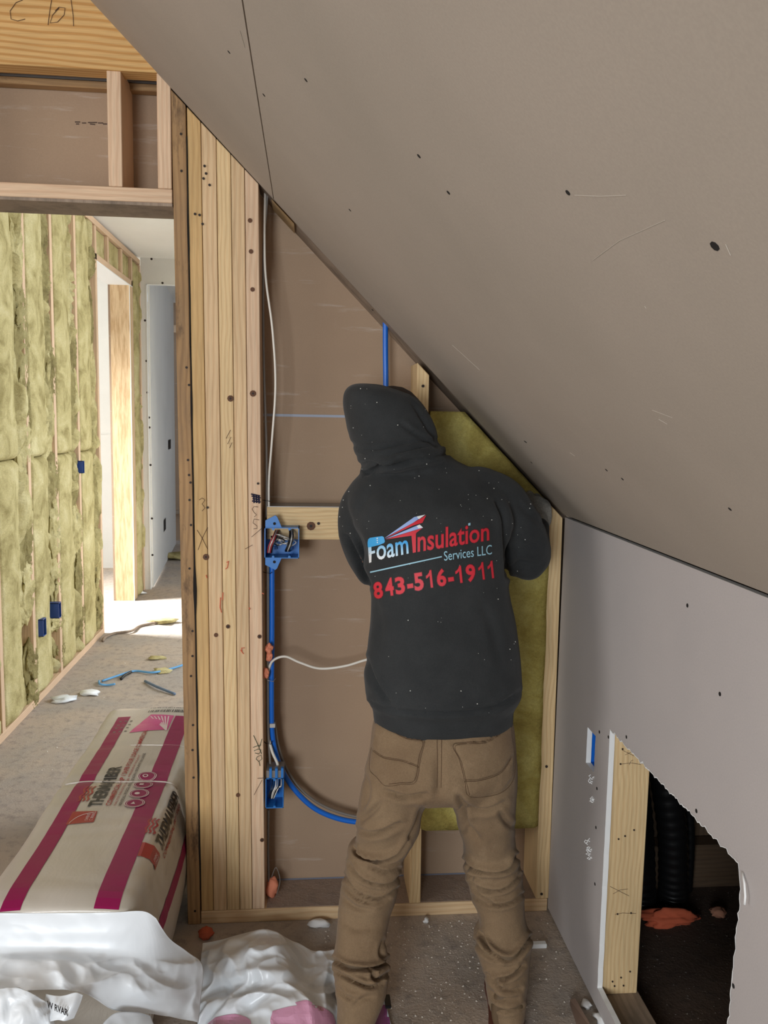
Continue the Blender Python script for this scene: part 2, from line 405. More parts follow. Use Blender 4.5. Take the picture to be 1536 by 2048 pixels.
# torn white paper edge round the hole
def onk(p): return Vector((XK - .0008, p.x, p.y))
tp = []
hp = [Vector(p) for p in hole]
for i in range(40, len(hp) - 30):
    p, q = hp[i], hp[(i + 1) % len(hp)]; wd = .002 + .0022 * abs(noise.noise(Vector((i * .7, 3, 1))))
    cc = Vector((1.5, .4)); n1 = (p - cc).normalized() * wd; n2 = (q - cc).normalized() * wd
    tp.append(([onk(p), onk(q), onk(q + n2), onk(p + n1)], [(0, 1, 2, 3)]))
V, Fc = join_data(tp); props(meshob('torn_paper', V, Fc, gyp, kw), kind='stuff')
tubes('torn_strip', [[(XK - .002, 1.195, .70), (XK - .006, 1.18, .69), (XK - .008, 1.172, .675), (XK - .008, 1.172, .66)]], .002, gyp, kw, 5)
sc_ = []
for (px, py) in [(1375, 1211), (1253, 1474), (1192, 1655), (1194, 1577), (1190, 1768), (1393, 1622), (1467, 1972), (1199, 1464), (1440, 1388), (1217, 1474)]:
    sc_.append(disc_data(P(px, py, x=XK), Vector((-1, 0, 0)), .004, 8, .0006))
V, Fc = join_data(sc_); props(meshob('screw', V, Fc, dark, kw), kind='stuff')
# scuffed paper (torn screw spots below the socket)
sp = []
for cx_, cy_, n, ex in [(1184, 1558, 7, 5), (1186, 1600, 7, 6), (1180, 1705, 14, 12), (1176, 1682, 4, 3)]:
    for k in range(n):
        p = P(cx_ + random.uniform(-5, 5), cy_ + random.uniform(-ex, ex), x=XK); q = p + Vector((0, random.uniform(-.006, .006), random.uniform(-.012, .012)))
        sp.append(tube_data([p + Vector((-.0005, 0, 0)), (p + q) / 2 + Vector((-.004, 0, 0)), q], .0012, 4))
V, Fc = join_data(sp); props(meshob('paper_scuff', V, Fc, gyp, kw), kind='stuff')
# framing behind the knee wall
x2 = XK + .0135
st = board('stud', x2, x2 + .089, 1.792, 1.83, .038, 1.12, pine_b, kw)
board('bottom_plate', x2, x2 + .095, -2.5, 2.18, 0, .038, pine_grey, kw, 'y')
nh = []
for px, py in [(1225, 1963), (1242, 1955), (1260, 1943), (1229, 1972), (1247, 1971), (1237, 1678), (1250, 1672), (1268, 1660), (1245, 1498), (1241, 1528), (1235, 1828), (1262, 1826)]:
    nh.append(disc_data(P(px, py, y=1.7915), Vector((0, -1, 0)), .0022, 7))
V, Fc = join_data(nh); props(meshob('nail', V, Fc, nail_m, kw), kind='stuff')
def strokes(name, lines, m, r, parent, **pl):
    paths = []
    for ln in lines:
        paths.append([P(a_, b2, **pl) for a_, b2 in ln])
    V, Fc = join_data([tube_data(p, r, 4) for p in paths]); return meshob(name, V, Fc, m, parent)
strokes('pencil_mark', [[(1220, 1773), (1238, 1782), (1258, 1792)], [(1226, 1788), (1240, 1780), (1256, 1778)], [(1244, 1500), (1256, 1506), (1268, 1512)], [(1250, 1510), (1265, 1503)], [(1244, 1528), (1262, 1526), (1282, 1529)], [(1230, 1829), (1245, 1826), (1272, 1827)], [(1258, 1530), (1262, 1522), (1266, 1520)]], pencil, .0004, kw, y=1.7912)
# attic space behind the opening
attic_shade_wood = wood('attic_timber_shaded', srgb(92, 72, 52), srgb(62, 46, 32), .3, .5)  # gloom of the unlit attic put into the wood colour
attic_floor = concrete('attic_floor_shaded', srgb(74, 58, 46), srgb(64, 50, 40), srgb(50, 40, 32))  # floor colours darkened to stand for the missing light
at_ = empty('wall_attic', (2.2, 1, 0), kind='structure')
box('back_board', 1.9, 1.93, -2.5, 2.5, 0, .5, attic_shade_wood, at_)
box('end_board', .74, 1.9, 2.34, 2.36, 0, 1.2, attic_shade_wood, at_)
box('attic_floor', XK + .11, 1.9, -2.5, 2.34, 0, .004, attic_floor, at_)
board('joist', .83, 1.9, 2.28, 2.335, .0, .14, attic_shade_wood, at_, 'x')
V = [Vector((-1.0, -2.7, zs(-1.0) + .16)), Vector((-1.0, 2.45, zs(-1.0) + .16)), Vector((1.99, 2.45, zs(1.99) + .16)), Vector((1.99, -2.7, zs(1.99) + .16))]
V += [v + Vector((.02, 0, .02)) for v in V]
o = meshob('roof_deck', V, [(0, 1, 2, 3), (7, 6, 5, 4), (0, 4, 5, 1), (1, 5, 6, 2), (2, 6, 7, 3), (3, 7, 4, 0)], attic_shade_wood, at_); fix_normals(o.data)  # deck carried on over the slope to shut out leaking sky light
V = []
for x in (-.95, XK + .02):
    for y in (FY - .002, BY + .004):
        for dz in (.004, .155): V.append(Vector((x, y, zs(x) + dz)))
o = meshob('rafter', V, [(0, 1, 3, 2), (4, 6, 7, 5), (0, 4, 5, 1), (2, 3, 7, 6), (0, 2, 6, 4), (1, 5, 7, 3)], pine_grey, at_); fix_normals(o.data)  # solid rafter block added as a cap, keeps sky light off the bay tops
box('near_board', .74, 1.9, -2.52, -2.5, 0, 1.2, pine_grey, at_)
# other sides of the room, behind the camera
wr = empty('wall_rear', (-1, -2.5, 0), kind='structure')
box('rear_sheet', -5, -1.9, -2.56, -2.5, 0, 2.95, knee_m, wr); box('rear_sheet', -.6, XK, -2.56, -2.5, 0, 2.95, knee_m, wr)
box('rear_sheet', -1.9, -.6, -2.56, -2.5, 0, .5, knee_m, wr); box('rear_sheet', -1.9, -.6, -2.56, -2.5, 2.0, 2.95, knee_m, wr)
wl = empty('wall_far_left', (-3.2, 0, 0), kind='structure')
box('side_sheet', -3.26, -3.2, -2.5, -.5, 0, 2.95, knee_m, wl); box('side_sheet', -3.26, -3.2, 1.0, FY, 0, 2.95, knee_m, wl)
box('side_sheet', -3.26, -3.2, -.5, 1.0, 0, .8, knee_m, wl); box('side_sheet', -3.26, -3.2, -.5, 1.0, 2.2, 2.95, knee_m, wl)
box('attic_sheet', -3.2, -2.2, -2.5, FY, 2.9, 2.92, knee_m, wl)
# ------------------------------------------------------------ gable wall framing
gw = empty('wall_back', (-.2, FY, 0), kind='structure')
def zt(x): return min(zs(x) - .002, 2.9)
def stud(x0, x1, m, z0=.038, name='stud', y0=FY, y1=BY, **k):
    return board(name, x0, x1, y0, y1, z0, 2.9, m, gw, 'z', lean=LEAN, ztop=lambda x: zs(x + LEAN * 2.1) - .002, **k)
stud(-.3215, -.2872, pine_old, 0.0, 'jack_stud', FY - .002)
xs_ = [-.2845, -.2505, -.2130, -.1775, -.1430, -.108]
ms_ = [pine_y, pine, pine_b, pine, pine_pink]
for i in range(5): stud(xs_[i] + .0006, xs_[i + 1] - .0008, ms_[i], name='stud')
# dark bark edge between the jack stud and its neighbour
bk = []
for k in range(60):
    z = .1 + k * .034
    bk.append(Vector((-.2858 + LEAN * z + .0025 * noise.noise(Vector((k * .35, 0, 0))), FY - .0005, z)))
meshb = tube_data(bk, [.0014 + .008 * max(0, noise.noise(Vector((k * .22, 4, 0)))) for k in range(60)], 5)
meshob('bark_edge', meshb[0], meshb[1], dark, gw)
board('bottom_plate', -.2855, XK - .001, FY - .001, BY, 0, .0375, pine, gw, 'x')
o = box('plate_dust', -.104, XK - .01, FY + .004, BY, .0376, .0388, concrete('plate_dust', srgb(160, 140, 124), srgb(150, 134, 122), srgb(128, 116, 108)), gw); props(o, kind='stuff')
s2 = board('stud', .301, .333, FY, BY, .038, 1.6, pine_b, gw, 'z', lean=-.008, ztop=lambda x: zs(x) - .004)
s3 = board('stud', .6705, .7085, FY, BY, .038, 1.4, pine_b, gw, 'z', lean=-.0065, ztop=lambda x: zs(x) - .004)
board('blocking', -.107, .30, FY + .035, FY + .125, 1.083, 1.172, pine_b, gw, 'x')
box('blocking_dust', -.106, .30, FY + .036, FY + .125, 1.1718, 1.1735, metal_g, gw)['kind'] = 'stuff'
bt = board('top_blocking', -.128, .0, FY + .001, FY + .12, 1.906, 1.965, pine_b, gw, 'x')
# brown board seen from behind
def cut_sheet(name, x0, x1, z0, z1):
    zc = lambda x: zs(x) + .16
    x1 = min(x1, XK - (z0 - .16 - KZ) / SL)
    xc = XK - (z1 - .16 - KZ) / SL
    pts = [(x0, z0), (x1, z0)] + ([(x1, z1)] if zc(x1) >= z1 else [(x1, zc(x1)), (min(max(xc, x0), x1), z1)]) + [(x0, z1)]
    return plate_hole(name, [Vector(p) for p in pts], [], Vector((0, BY + .002, 0)), Vector((1, 0, 0)), Vector((0, 0, 1)), Vector((0, .0127, 0)), [back_m, gyp], gw)
cut_sheet('drywall_panel', -.13, .72, .04, 1.417)
cut_sheet('drywall_panel', -.13, .72, 1.4215, 2.02)
box('joint_tape', -.13, .72, BY - .0005, BY + .0018, 1.4145, 1.4215, plain('joint_tape', srgb(160, 168, 184), .7), gw)
box('floor_gap', -.13, .72, BY + .001, BY + .0025, .038, .043, plain('board_edge_blue', srgb(112, 116, 130), .7), gw)
# doorway header
board('header_plate', -1.24, -.3435, FY, BY, 1.944, 1.978, pine_pink, gw, 'x')
box('header_underside_shade', -1.24, -.3435, FY + .001, BY, 1.936, 1.9435, pine_grey, gw)  # grey layer added below the header, its colour stands for the shaded underside
hdr = []
for xc in (-.9, -.4815, -.361):
    x0, x1 = xc - .0175, xc + .0165
    board('cripple_stud', x0, x1, FY, BY, 1.979, 2.262, pine_pink, gw)
board('stud', -1.28, -1.242, FY, BY, .038, 2.26, pine, gw)
board('header_beam', -2.2, -.34, FY - .006, FY + .05, 2.252, 2.9, pine_beam, gw, 'x')
bm_o = gw.children[-1]
# slope the beam end under the ceiling
for v in bm_o.data.vertices:
    wv = bm_o.matrix_basis @ v.co
    if wv.x > -.5:
        wv.x = XK - (wv.z - KZ) / SL - .004; v.co = bm_o.matrix_basis.inverted() @ wv
box('strap', -1.3, -.344, BY - .03, BY - .003, 2.268, 2.286, metal_g, gw)
board('ledger', -1.3, -.344, BY - .034, BY - .003, 2.248, 2.266, pine_old, gw, 'x')
plate_hole('drywall_panel', [Vector((-3.2, 1.98)), Vector((-.335, 1.98)), Vector((-.335, 2.9)), Vector((-3.2, 2.9))], [], Vector((0, BY + .001, 0)), Vector((1, 0, 0)), Vector((0, 0, 1)), Vector((0, .0127, 0)), [back_m, gyp], gw)
box('drywall_panel', -3.2, -1.285, BY, BY + .013, .0, 1.98, back_m, gw)
for x in (-1.7, -2.1, -2.5, -2.9): board('stud', x, x + .038, FY, BY, .038, 2.26, pine, gw)
board('bottom_plate', -3.2, -1.243, FY, BY, 0, .0375, pine, gw, 'x')
# bits of wear on the framing
def marks(name, pts, m, r, parent, y):
    V, Fc = join_data([disc_data(P(a_, b2, y=y), Vector((0, -1, 0)), r, 9) for a_, b2 in pts]); return meshob(name, V, Fc, m, parent)
props(marks('nail', [(362, 268), (363, 342), (373, 735), (378, 770), (376, 920), (378, 950), (381, 965), (379, 1000), (382, 1050), (379, 1137), (385, 1262), (385, 1312), (382, 1352), (386, 1450), (385, 1500), (387, 1555), (390, 1822), (399, 430), (405, 448), (409, 332), (412, 347), (407, 357), (419, 370), (390, 428), (415, 1015), (516, 967)], nail_m, .0032, gw, FY - .0022), kind='stuff')
props(marks('knot', [(461, 797), (506, 787), (456, 1253), (519, 1273), (432, 1270), (476, 1590), (524, 1680), (412, 1114), (500, 441), (502, 503), (505, 579)], knot_m, .0058, gw, FY - .0006), kind='stuff')
props(marks('knot', [(461, 797), (506, 787), (412, 1114)], knot_m, .0085, gw, FY - .0002), kind='stuff')
props(marks('knot_core', [(461, 797), (506, 787), (456, 1253), (519, 1273), (524, 1680), (412, 1114)], nail_m, .003, gw, FY - .0012), kind='stuff')
yk = FY + .035
props(marks('knot', [(622, 1052)], knot_m, .012, gw, yk - .0004), kind='stuff'); props(marks('knot_core', [(622, 1052), (637, 1047)], nail_m, .004, gw, yk - .001), kind='stuff')
props(marks('nail', [(1093, 1533), (1083, 1788), (846, 772)], nail_m, .004, gw, FY - .0012), kind='stuff')
ym = FY - .0028
strokes('pencil_mark', [[(398, 1000), (404, 996), (410, 1000), (404, 1008), (410, 1016), (404, 1022)], [(394, 1060), (404, 1076), (415, 1098)], [(415, 1055), (405, 1075), (396, 1100)]], pencil, .0006, gw, y=ym)
strokes('ink_scribble', [[(502, 988), (520, 992)], [(503, 992), (521, 996)], [(505, 997), (520, 1000)], [(504, 1002), (521, 1004)], [(507, 990), (508, 1006)], [(512, 990), (513, 1006)], [(517, 992), (518, 1007)]], ink, .0018, gw, y=ym)
strokes('pencil_mark', [[(516, 1014), (508, 1013), (504, 1018), (508, 1025), (513, 1030), (508, 1034)], [(518, 1040), (508, 1038), (506, 1046), (514, 1052), (514, 1057), (507, 1058)], [(523, 1057), (503, 1074)], [(505, 1090), (490, 1098)], [(531, 1556), (515, 1557)], [(524, 1560), (508, 1590)], [(461, 860), (452, 877), (462, 874), (455, 888), (464, 885), (459, 896)]], pencil, .0006, gw, y=ym)
strokes('ink_mark', [[(507, 1471), (515, 1488), (523, 1508)], [(524, 1478), (519, 1494)], [(506, 1495), (514, 1492), (522, 1490)], [(508, 1502), (516, 1498), (522, 1500), (518, 1508), (510, 1506)], [(514, 1514), (522, 1510), (524, 1518), (517, 1523), (512, 1518), (514, 1514)], [(518, 1523), (520, 1532)]], ink_g, .0008, gw, y=ym)
strokes('chalk_mark', [[(453, 1125), (457, 1122), (455, 1135), (451, 1138)], [(412, 1150), (414, 1156)], [(441, 1195), (440, 1215), (443, 1225)], [(446, 1185), (445, 1200)], [(481, 1300), (487, 1308)], [(498, 1215), (500, 1219)], [(524, 1186), (528, 1188)], [(484, 1305), (483, 1296), (489, 1296)]], chalk_r, .0012, gw, y=ym)
yb = FY - .0075
strokes('pencil_mark', [[(45, 0), (32, 5), (20, 22), (22, 38), (35, 42), (50, 38)], [(103, 0), (99, 25), (96, 50)], [(118, 16), (105, 30), (100, 46), (115, 44), (128, 30), (130, 16), (118, 14), (110, 22)], [(142, 0), (146, 30), (147, 52)]], pencil, .0007, gw, y=yb)
strokes('board_stamp', [[(150, 244), (160, 244)], [(164, 246), (172, 246)], [(176, 245), (194, 245)], [(196, 246), (206, 246)], [(206, 248), (214, 248)], [(152, 248), (158, 248)], [(180, 248), (190, 249)]], plain('stamp_ink', srgb(84, 68, 60), .9), .0014, gw, y=BY)
# ------------------------------------------------------------ the hall beyond the doorway
hl = empty('wall_left', (XL, 4, 0), kind='structure')
HT = .14; HC = 2.60
sy = [3.10, 3.545, 3.975, 4.395, 4.835, 5.30]         # near faces of the studs
for i, y in enumerate(sy):
    board('stud', XL - HT, XL, y, y + .036, .038, HC - .06, [pine_grey, pine_pink][i % 2] if 0 else pine_pink, hl)
board('bottom_plate', XL - HT, XL, 2.4, sy[-1] + .036, 0, .038, pine_pink, hl, 'y')
board('top_plate', XL - HT, XL + .002, 2.4, 6.66, HC - .058, HC - .022, pine_pink, hl, 'y')
box('backing_sheet', XL - HT - .013, XL - HT, 2.35, 5.336, 0, HC, back_m, hl)
board('door_header', XL - HT, XL, 5.30, 6.40, 2.338, 2.376, pine_pink, hl, 'y')
for y in (5.62, 6.02): board('cripple_stud', XL - HT, XL, y, y + .038, 2.377, 2.54, pine_pink, hl)
board('header_shim', XL - HT - .012, XL + .001, 5.336, 6.38, 2.33, 2.3375, gyp, hl, 'y')
board('jamb_stud', XL - HT, XL - .001, 6.27, 6.345, 0, 2.337, osb, hl)
box('jamb_edge', XL - .001, XL + .003, 6.262, 6.27, 0, 2.337, gyp, hl)
board('stud', XL - HT, XL, 6.346, 6.384, 0, 2.54, pine_pink, hl)
board('end_stud', XL - HT, XL, 6.64, 6.678, 0, 2.54, pine_pink, hl)
box('side_sheet', XL - HT - .013, XL - HT, 6.27, 6.68, 0, HC, back_m, hl)
hcl = box('ceiling_1', -1.6, 1.7, BY + .02, 9.5, HC, HC + .02, board_paper('ceiling_pale', srgb(240, 240, 236), srgb(234, 234, 230))); props(hcl, kind='structure')
we = empty('wall_hall_end', (-1.1, 6.68, 0), kind='structure')
hx = P(297, 900, y=6.68).x
plate_hole('drywall_sheet', [Vector((XL + .0, 0)), Vector((hx, 0)), Vector((hx, 2.40)), Vector((-.2, 2.40)), Vector((-.2, HC)), Vector((XL, HC))], [], Vector((0, 6.68, 0)), Vector((1, 0, 0)), Vector((0, 0, 1)), Vector((0, .0127, 0)), [white_m, gyp], we)
plate_hole('drywall_sheet', [Vector((-.2, 0)), Vector((1.7, 0)), Vector((1.7, HC)), Vector((-.2, HC))], [], Vector((0, 6.68, 0)), Vector((1, 0, 0)), Vector((0, 0, 1)), Vector((0, .0127, 0)), [white_m, gyp], we)
box('corner_edge', hx - .002, hx + .006, 6.676, 6.70, 0, 2.402, gyp, we); box('lintel_edge', hx, -.2, 6.676, 6.70, 2.396, 2.404, gyp, we)
wy = 9.0; xw = P(350, 900, y=wy).x
V = [Vector((hx + .02, 6.70, 0.012)), Vector((xw, wy, 0.012)), Vector((xw, wy, HC)), Vector((hx + .02, 6.70, HC))]; V += [v + Vector((-.013, 0, 0)) for v in V]
o = meshob('drywall_sheet', V, [(0, 1, 2, 3), (7, 6, 5, 4), (0, 4, 5, 1), (1, 5, 6, 2), (2, 6, 7, 3), (3, 7, 4, 0)], white_m, we); fix_normals(o.data)
def onw(px, py):
    r = M @ Vector((px - CX, CY - py, -FPX)); dx, dy = xw - hx - .02, wy - 6.70
    t = (dx * 6.70 - dy * (hx + .02)) / (dx * r.y - dy * r.x); return CAM + r * t
for nm, (a_, b2), (c_, d2) in (('outlet_cutout', (336, 880), (341, 897)), ('outlet_cutout', (327, 1040), (331, 1058))):
    p, q = onw(a_, b2), onw(c_, d2); e = Vector((.004, 0, 0))
    meshob(nm, [Vector((p.x, p.y, p.z)) + e, Vector((q.x, q.y, p.z)) + e, Vector((q.x, q.y, q.z)) + e, Vector((p.x, p.y, q.z)) + e], [(0, 1, 2, 3)], dark, we)
box('far_panel', -2.4, 1.7, 9.3, 9.32, 0, HC, back_m, we); box('far_rail', -2.4, 1.7, 9.27, 9.30, .30, .34, pine_grey, we)
box('far_lintel', -1.5, .6, 9.26, 9.30, 2.28, 2.36, pine_pink, we)
sc_ = [disc_data(P(a_, b2, y=6.679), Vector((0, -1, 0)), .009, 8) for a_, b2 in [(303, 518), (325, 566), (290, 641), (293, 722), (295, 785), (298, 835), (299, 855), (301, 930), (304, 1037), (305, 1110)]]
V, Fc = join_data(sc_); props(meshob('screw', V, Fc, nail_m, we), kind='stuff')
# bright room through the side opening
wf = empty('wall_far_room', (-3, 7.6, 0), kind='structure')
box('drywall_sheet', -5.2, XL - HT - .02, 7.62, 7.64, 0, HC, white_m, wf)
box('niche_sheet', -2.06, -1.93, 7.605, 7.618, .12, 2.12, white_m, wf)
box('joint', -5.2, -1.5, 7.614, 7.6195, 1.215, 1.221, white_m, wf)
box('side_sheet', -5.2, -5.17, 2.4, 4.6, 0, HC, white_m, wf); box('side_sheet', -5.2, -5.17, 6.4, 7.64, 0, HC, white_m, wf)
box('side_sheet', -5.2, -5.17, 4.6, 6.4, 0, .9, white_m, wf)
box('near_sheet', -5.2, XL - HT - .013, 2.40, 2.42, 0, HC, white_m, wf)
cf = box('ceiling_2', -5.2, -1.6, 2.40, 7.64, HC, HC + .02, white_m); props(cf, kind='structure')
whr = empty('wall_hall_right', (-.1, 5.8, 0), kind='structure')
box('drywall_sheet', -.12, -.107, 4.95, 6.68, 0, HC, white_m, whr); box('drywall_sheet', -.12, -.107, BY + .015, 3.0, 0, HC, white_m, whr)
box('far_sheet', 1.7, 1.713, BY + .015, 6.68, 0, .5, white_m, whr)
# batts ----------------------------------------------------------------
def batt(name, y0, y1, z0, z1, seed, m, flat=.66, depth=.07, holes=()):
    nu, nv = 34, 90; V, Fc = [], []
    yw = y1 - y0
    for j in range(nv + 1):
        v = j / nv; z = z0 + (z1 - z0) * v
        wob = .10 * noise.noise(Vector((seed * 5.1, z * 2.2, 1))) + .05 * noise.noise(Vector((seed * 2.1, z * 6, 4)))
        fl = flat + wob; rag_ = .02 * noise.noise(Vector((z * 5, seed, 2)))
        for i in range(nu + 1):
            u = i / nu; y = y0 + yw * u
            if u < fl:
                k = u / fl
                x = XL + .004 + .012 * math.sin(math.pi * min(1, k * 1.2)) - .05 * max(0, k - .93) / .07
                x += .006 * noise.noise(Vector((y * 9, z * 4, seed)))
            else:
                k = (u - fl) / (1 - fl)
                w1 = noise.noise(Vector((y * 3, z * 2, seed)))
                fold = abs(noise.noise(Vector((y * 13 + 2 * w1, z * 4 + 3 * w1, seed * 2.7))))
                f2 = abs(noise.noise(Vector((y * 34, z * 9 + 4 * w1, seed * 1.3))))
                x = XL - .050 - depth * (.25 + .45 * k) + .17 * fold * (1 - .5 * abs(k - .5)) + .05 * f2
                x += .07 * max(0, noise.noise(Vector((z * 2.6, seed * 7, 9)))) * math.sin(math.pi * (.15 + .8 * k))
                x = min(x, XL + .02)
            edge = min(v, 1 - v) * (z1 - z0)
            x -= .02 * max(0, 1 - edge / .02)
            V.append(Vector((x, y, z + (rag_ * .5 if j == 0 else 0) - (.01 * (u < fl) * 0))))
    W = nu + 1
    for j in range(nv):
        for i in range(nu):
            Fc.append((j * W + i, j * W + i + 1, (j + 1) * W + i + 1, (j + 1) * W + i))
    base = len(V)
    ring = [i for i in range(W)] + [(j) * W + nu for j in range(1, nv + 1)] + [nv * W + i for i in range(nu - 1, -1, -1)] + [j * W for j in range(nv - 1, 0, -1)]
    for i in ring: V.append(Vector((XL - HT + .003, V[i].y, V[i].z)))
    n = len(ring)
    for k in range(n): Fc.append((ring[k], base + k, base + (k + 1) % n, ring[(k + 1) % n]))
    Fc.append(tuple(base + k for k in range(n)))
    c = Vector((XL - .07, (y0 + y1) / 2, (z0 + z1) / 2))
    o = meshob(name, [q - c for q in V], Fc, m, None, True, mw=Matrix.Translation(c)); fix_normals(o.data); return o
bays = ['nearest', 'second', 'third', 'fourth', 'last']
names = ['bay nearest the doorway beam', 'second bay from the left edge of the hall wall', 'third bay from the left, above or beside the blue switch box', 'fourth bay from the left of the hall wall', 'last bay before the bright hall opening']
batts_up, batts_lo = [0] * 5, [0] * 5
for i in range(5):
    y0, y1 = sy[i] + .037, sy[i + 1] - .001
    zj = 1.20 - .004 * i
    up_ = batts_up[i] = batt('insulation_batt', y0, y1, zj + .006, HC - .062, i + 1, wool_h, .66, .06)
    where = ['at the left edge of the doorway view', 'between the second and third studs of the hall wall', 'left of the middle stud of the hall wall', 'right of the middle stud of the hall wall', 'next to the bright hall opening'][i]
    props(up_, 'pale green wool batt, upper row, ' + where, 'insulation', 'green batts in the hall wall')
    lo_ = batts_lo[i] = batt('insulation_batt', y0, y1, .040, zj, i + 11, wool_h, .64, .08)
    props(lo_, 'pale green wool batt, lower row, ' + where, 'insulation', 'green batts in the hall wall')
for k, (y0, y1, z0, z1) in enumerate([(5.338, 5.618, 2.378, 2.54), (5.66, 6.018, 2.378, 2.54), (6.06, 6.34, 2.378, 2.54)]):
    o = box('insulation_batt', XL - HT + .01, XL - .02, y0, y1, z0, z1, wool_h, None, .006)
    props(o, ['small wool piece above the hall opening, nearest of three', 'small wool piece above the hall opening, middle of three', 'small wool piece above the hall opening, farthest of three'][k], 'insulation', 'green pieces above the hall opening')
o = batt('insulation_batt', 6.386, 6.638, .0, 2.53, 31, wool_h, .8, .05)
props(o, 'tall narrow green batt in the hall corner beyond the pale post', 'insulation', 'green batts in the hall wall')
# crumpled loose edges of the batts spilling over the studs
def wad(par, cy, cz, ry, rz, seed, m=wool_d):
    bm = bmesh.new(); bmesh.ops.create_icosphere(bm, subdivisions=5, radius=1)
    for v in bm.verts:
        q = Vector((v.co.x * 2, v.co.y * 2.2, v.co.z * 1.8)) + Vector((seed * 3.1, 0, 0))
        n1 = noise.noise(q); n2 = abs(noise.noise(q * 2.1 + Vector((0, n1 * 2, 0)))); n3 = abs(noise.noise(q * 5))
        v.co = Vector((v.co.x * .034 * (1.2 - 1.1 * n2 - .3 * n3), v.co.y * ry * (1.1 + .5 * n1), v.co.z * rz * (1.1 + .3 * n1)))
    me = bpy.data.meshes.new('loose_edge'); bm.to_mesh(me); bm.free()
    return link('loose_edge', me, m, par, True, Matrix.Translation((XL - .028, cy, cz)))
for k, (px, py, up, bi, rz, m_) in enumerate([(82, 462, 1, 1, .13, wool_d), (160, 470, 1, 3, .15, wool_d), (179, 520, 1, 4, .10, wool_d), (30, 480, 1, 0, .24, wool_h), (36, 610, 1, 0, .16, wool_d), (45, 690, 1, 0, .20, wool_d), (48, 800, 1, 0, .22, wool_d), (50, 880, 1, 0, .16, wool_h), (84, 560, 1, 1, .16, wool_d), (88, 660, 1, 1, .14, wool_d), (97, 745, 1, 1, .22, wool_d), (93, 830, 1, 1, .2, wool_h), (130, 600, 1, 2, .22, wool_h), (140, 690, 1, 2, .16, wool_d), (142, 800, 1, 2, .2, wool_d), (176, 640, 1, 4, .2, wool_d), (180, 760, 1, 4, .25, wool_h), (182, 860, 1, 4, .16, wool_d),
        (42, 980, 0, 0, .2, wool_h), (50, 1080, 0, 0, .2, wool_d), (54, 1180, 0, 0, .16, wool_h), (62, 1330, 0, 0, .12, wool_d), (63, 1390, 0, 0, .1, wool_d), (102, 960, 0, 1, .16, wool_d), (108, 1060, 0, 1, .2, wool_h), (113, 1150, 0, 1, .14, wool_h), (118, 1240, 0, 1, .06, wool_h), (120, 1300, 0, 1, .1, wool_d), (145, 960, 0, 2, .16, wool_d), (152, 1060, 0, 2, .16, wool_h), (154, 1150, 0, 2, .2, wool_d), (158, 1240, 0, 2, .14, wool_d), (188, 1000, 0, 4, .2, wool_d), (192, 1120, 0, 4, .2, wool_h), (196, 1220, 0, 4, .12, wool_d)]):
    p = P(px, py, x=XL - .02); par = (batts_up if up else batts_lo)[min(4, max(0, bi))]
    wad(par, p.y, p.z, .06 + .02 * ((k * 7) % 3), rz, k + 1, m_)
navy = plain('navy_plastic', srgb(24, 62, 132), .4)
# blue boxes in the hall wall
def hall_box(px, py, wy_, hz, label):
    p = P(px, py, x=XL + .012); e = empty('electrical_box', (XL - .02, p.y, p.z), label=label, category='electrical box') if 0 else None
    r = bpy.data.objects.new('electrical_box', None); COL.objects.link(r); r.location = (XL - .03, p.y, p.z); props(r, label, 'electrical box', 'blue boxes in the hall wall')
    y0, y1, z0, z1 = p.y - wy_ / 2, p.y + wy_ / 2, p.z - hz / 2, p.z + hz / 2
    X0, X1 = XL - .05, XL + .03; t = .003; a = []
    def bd(x0, x1, ya, yb2, za, zb):
        return [Vector((x, y, z)) for x in (x0, x1) for y in (ya, yb2) for z in (za, zb)], [(0, 1, 3, 2), (4, 6, 7, 5), (0, 4, 5, 1), (2, 3, 7, 6), (0, 2, 6, 4), (1, 5, 7, 3)]
    V, Fc = join_data([bd(X0, X0 + t, y0, y1, z0, z1), bd(X0, X1, y0, y0 + t, z0, z1), bd(X0, X1, y1 - t, y1, z0, z1), bd(X0, X1, y0, y1, z0, z0 + t), bd(X0, X1, y0, y1, z1 - t, z1)])
    o = meshob('box_shell', V, Fc, navy, r)
    for s in (z0 - .006, z1 - .006): meshob('mounting_ear', *bd(X0, X0 + .02, p.y - .01, p.y + .01, s, s + .012), blue, r)
hall_box(82, 1254, .05, .085, 'blue electrical box by the near stud low on the hall wall')
hall_box(113, 1220, .04, .08, 'blue electrical box half hidden by wool on the hall wall')
hall_box(161, 934, .03, .07, 'dark blue electrical box high beside the batt joint')
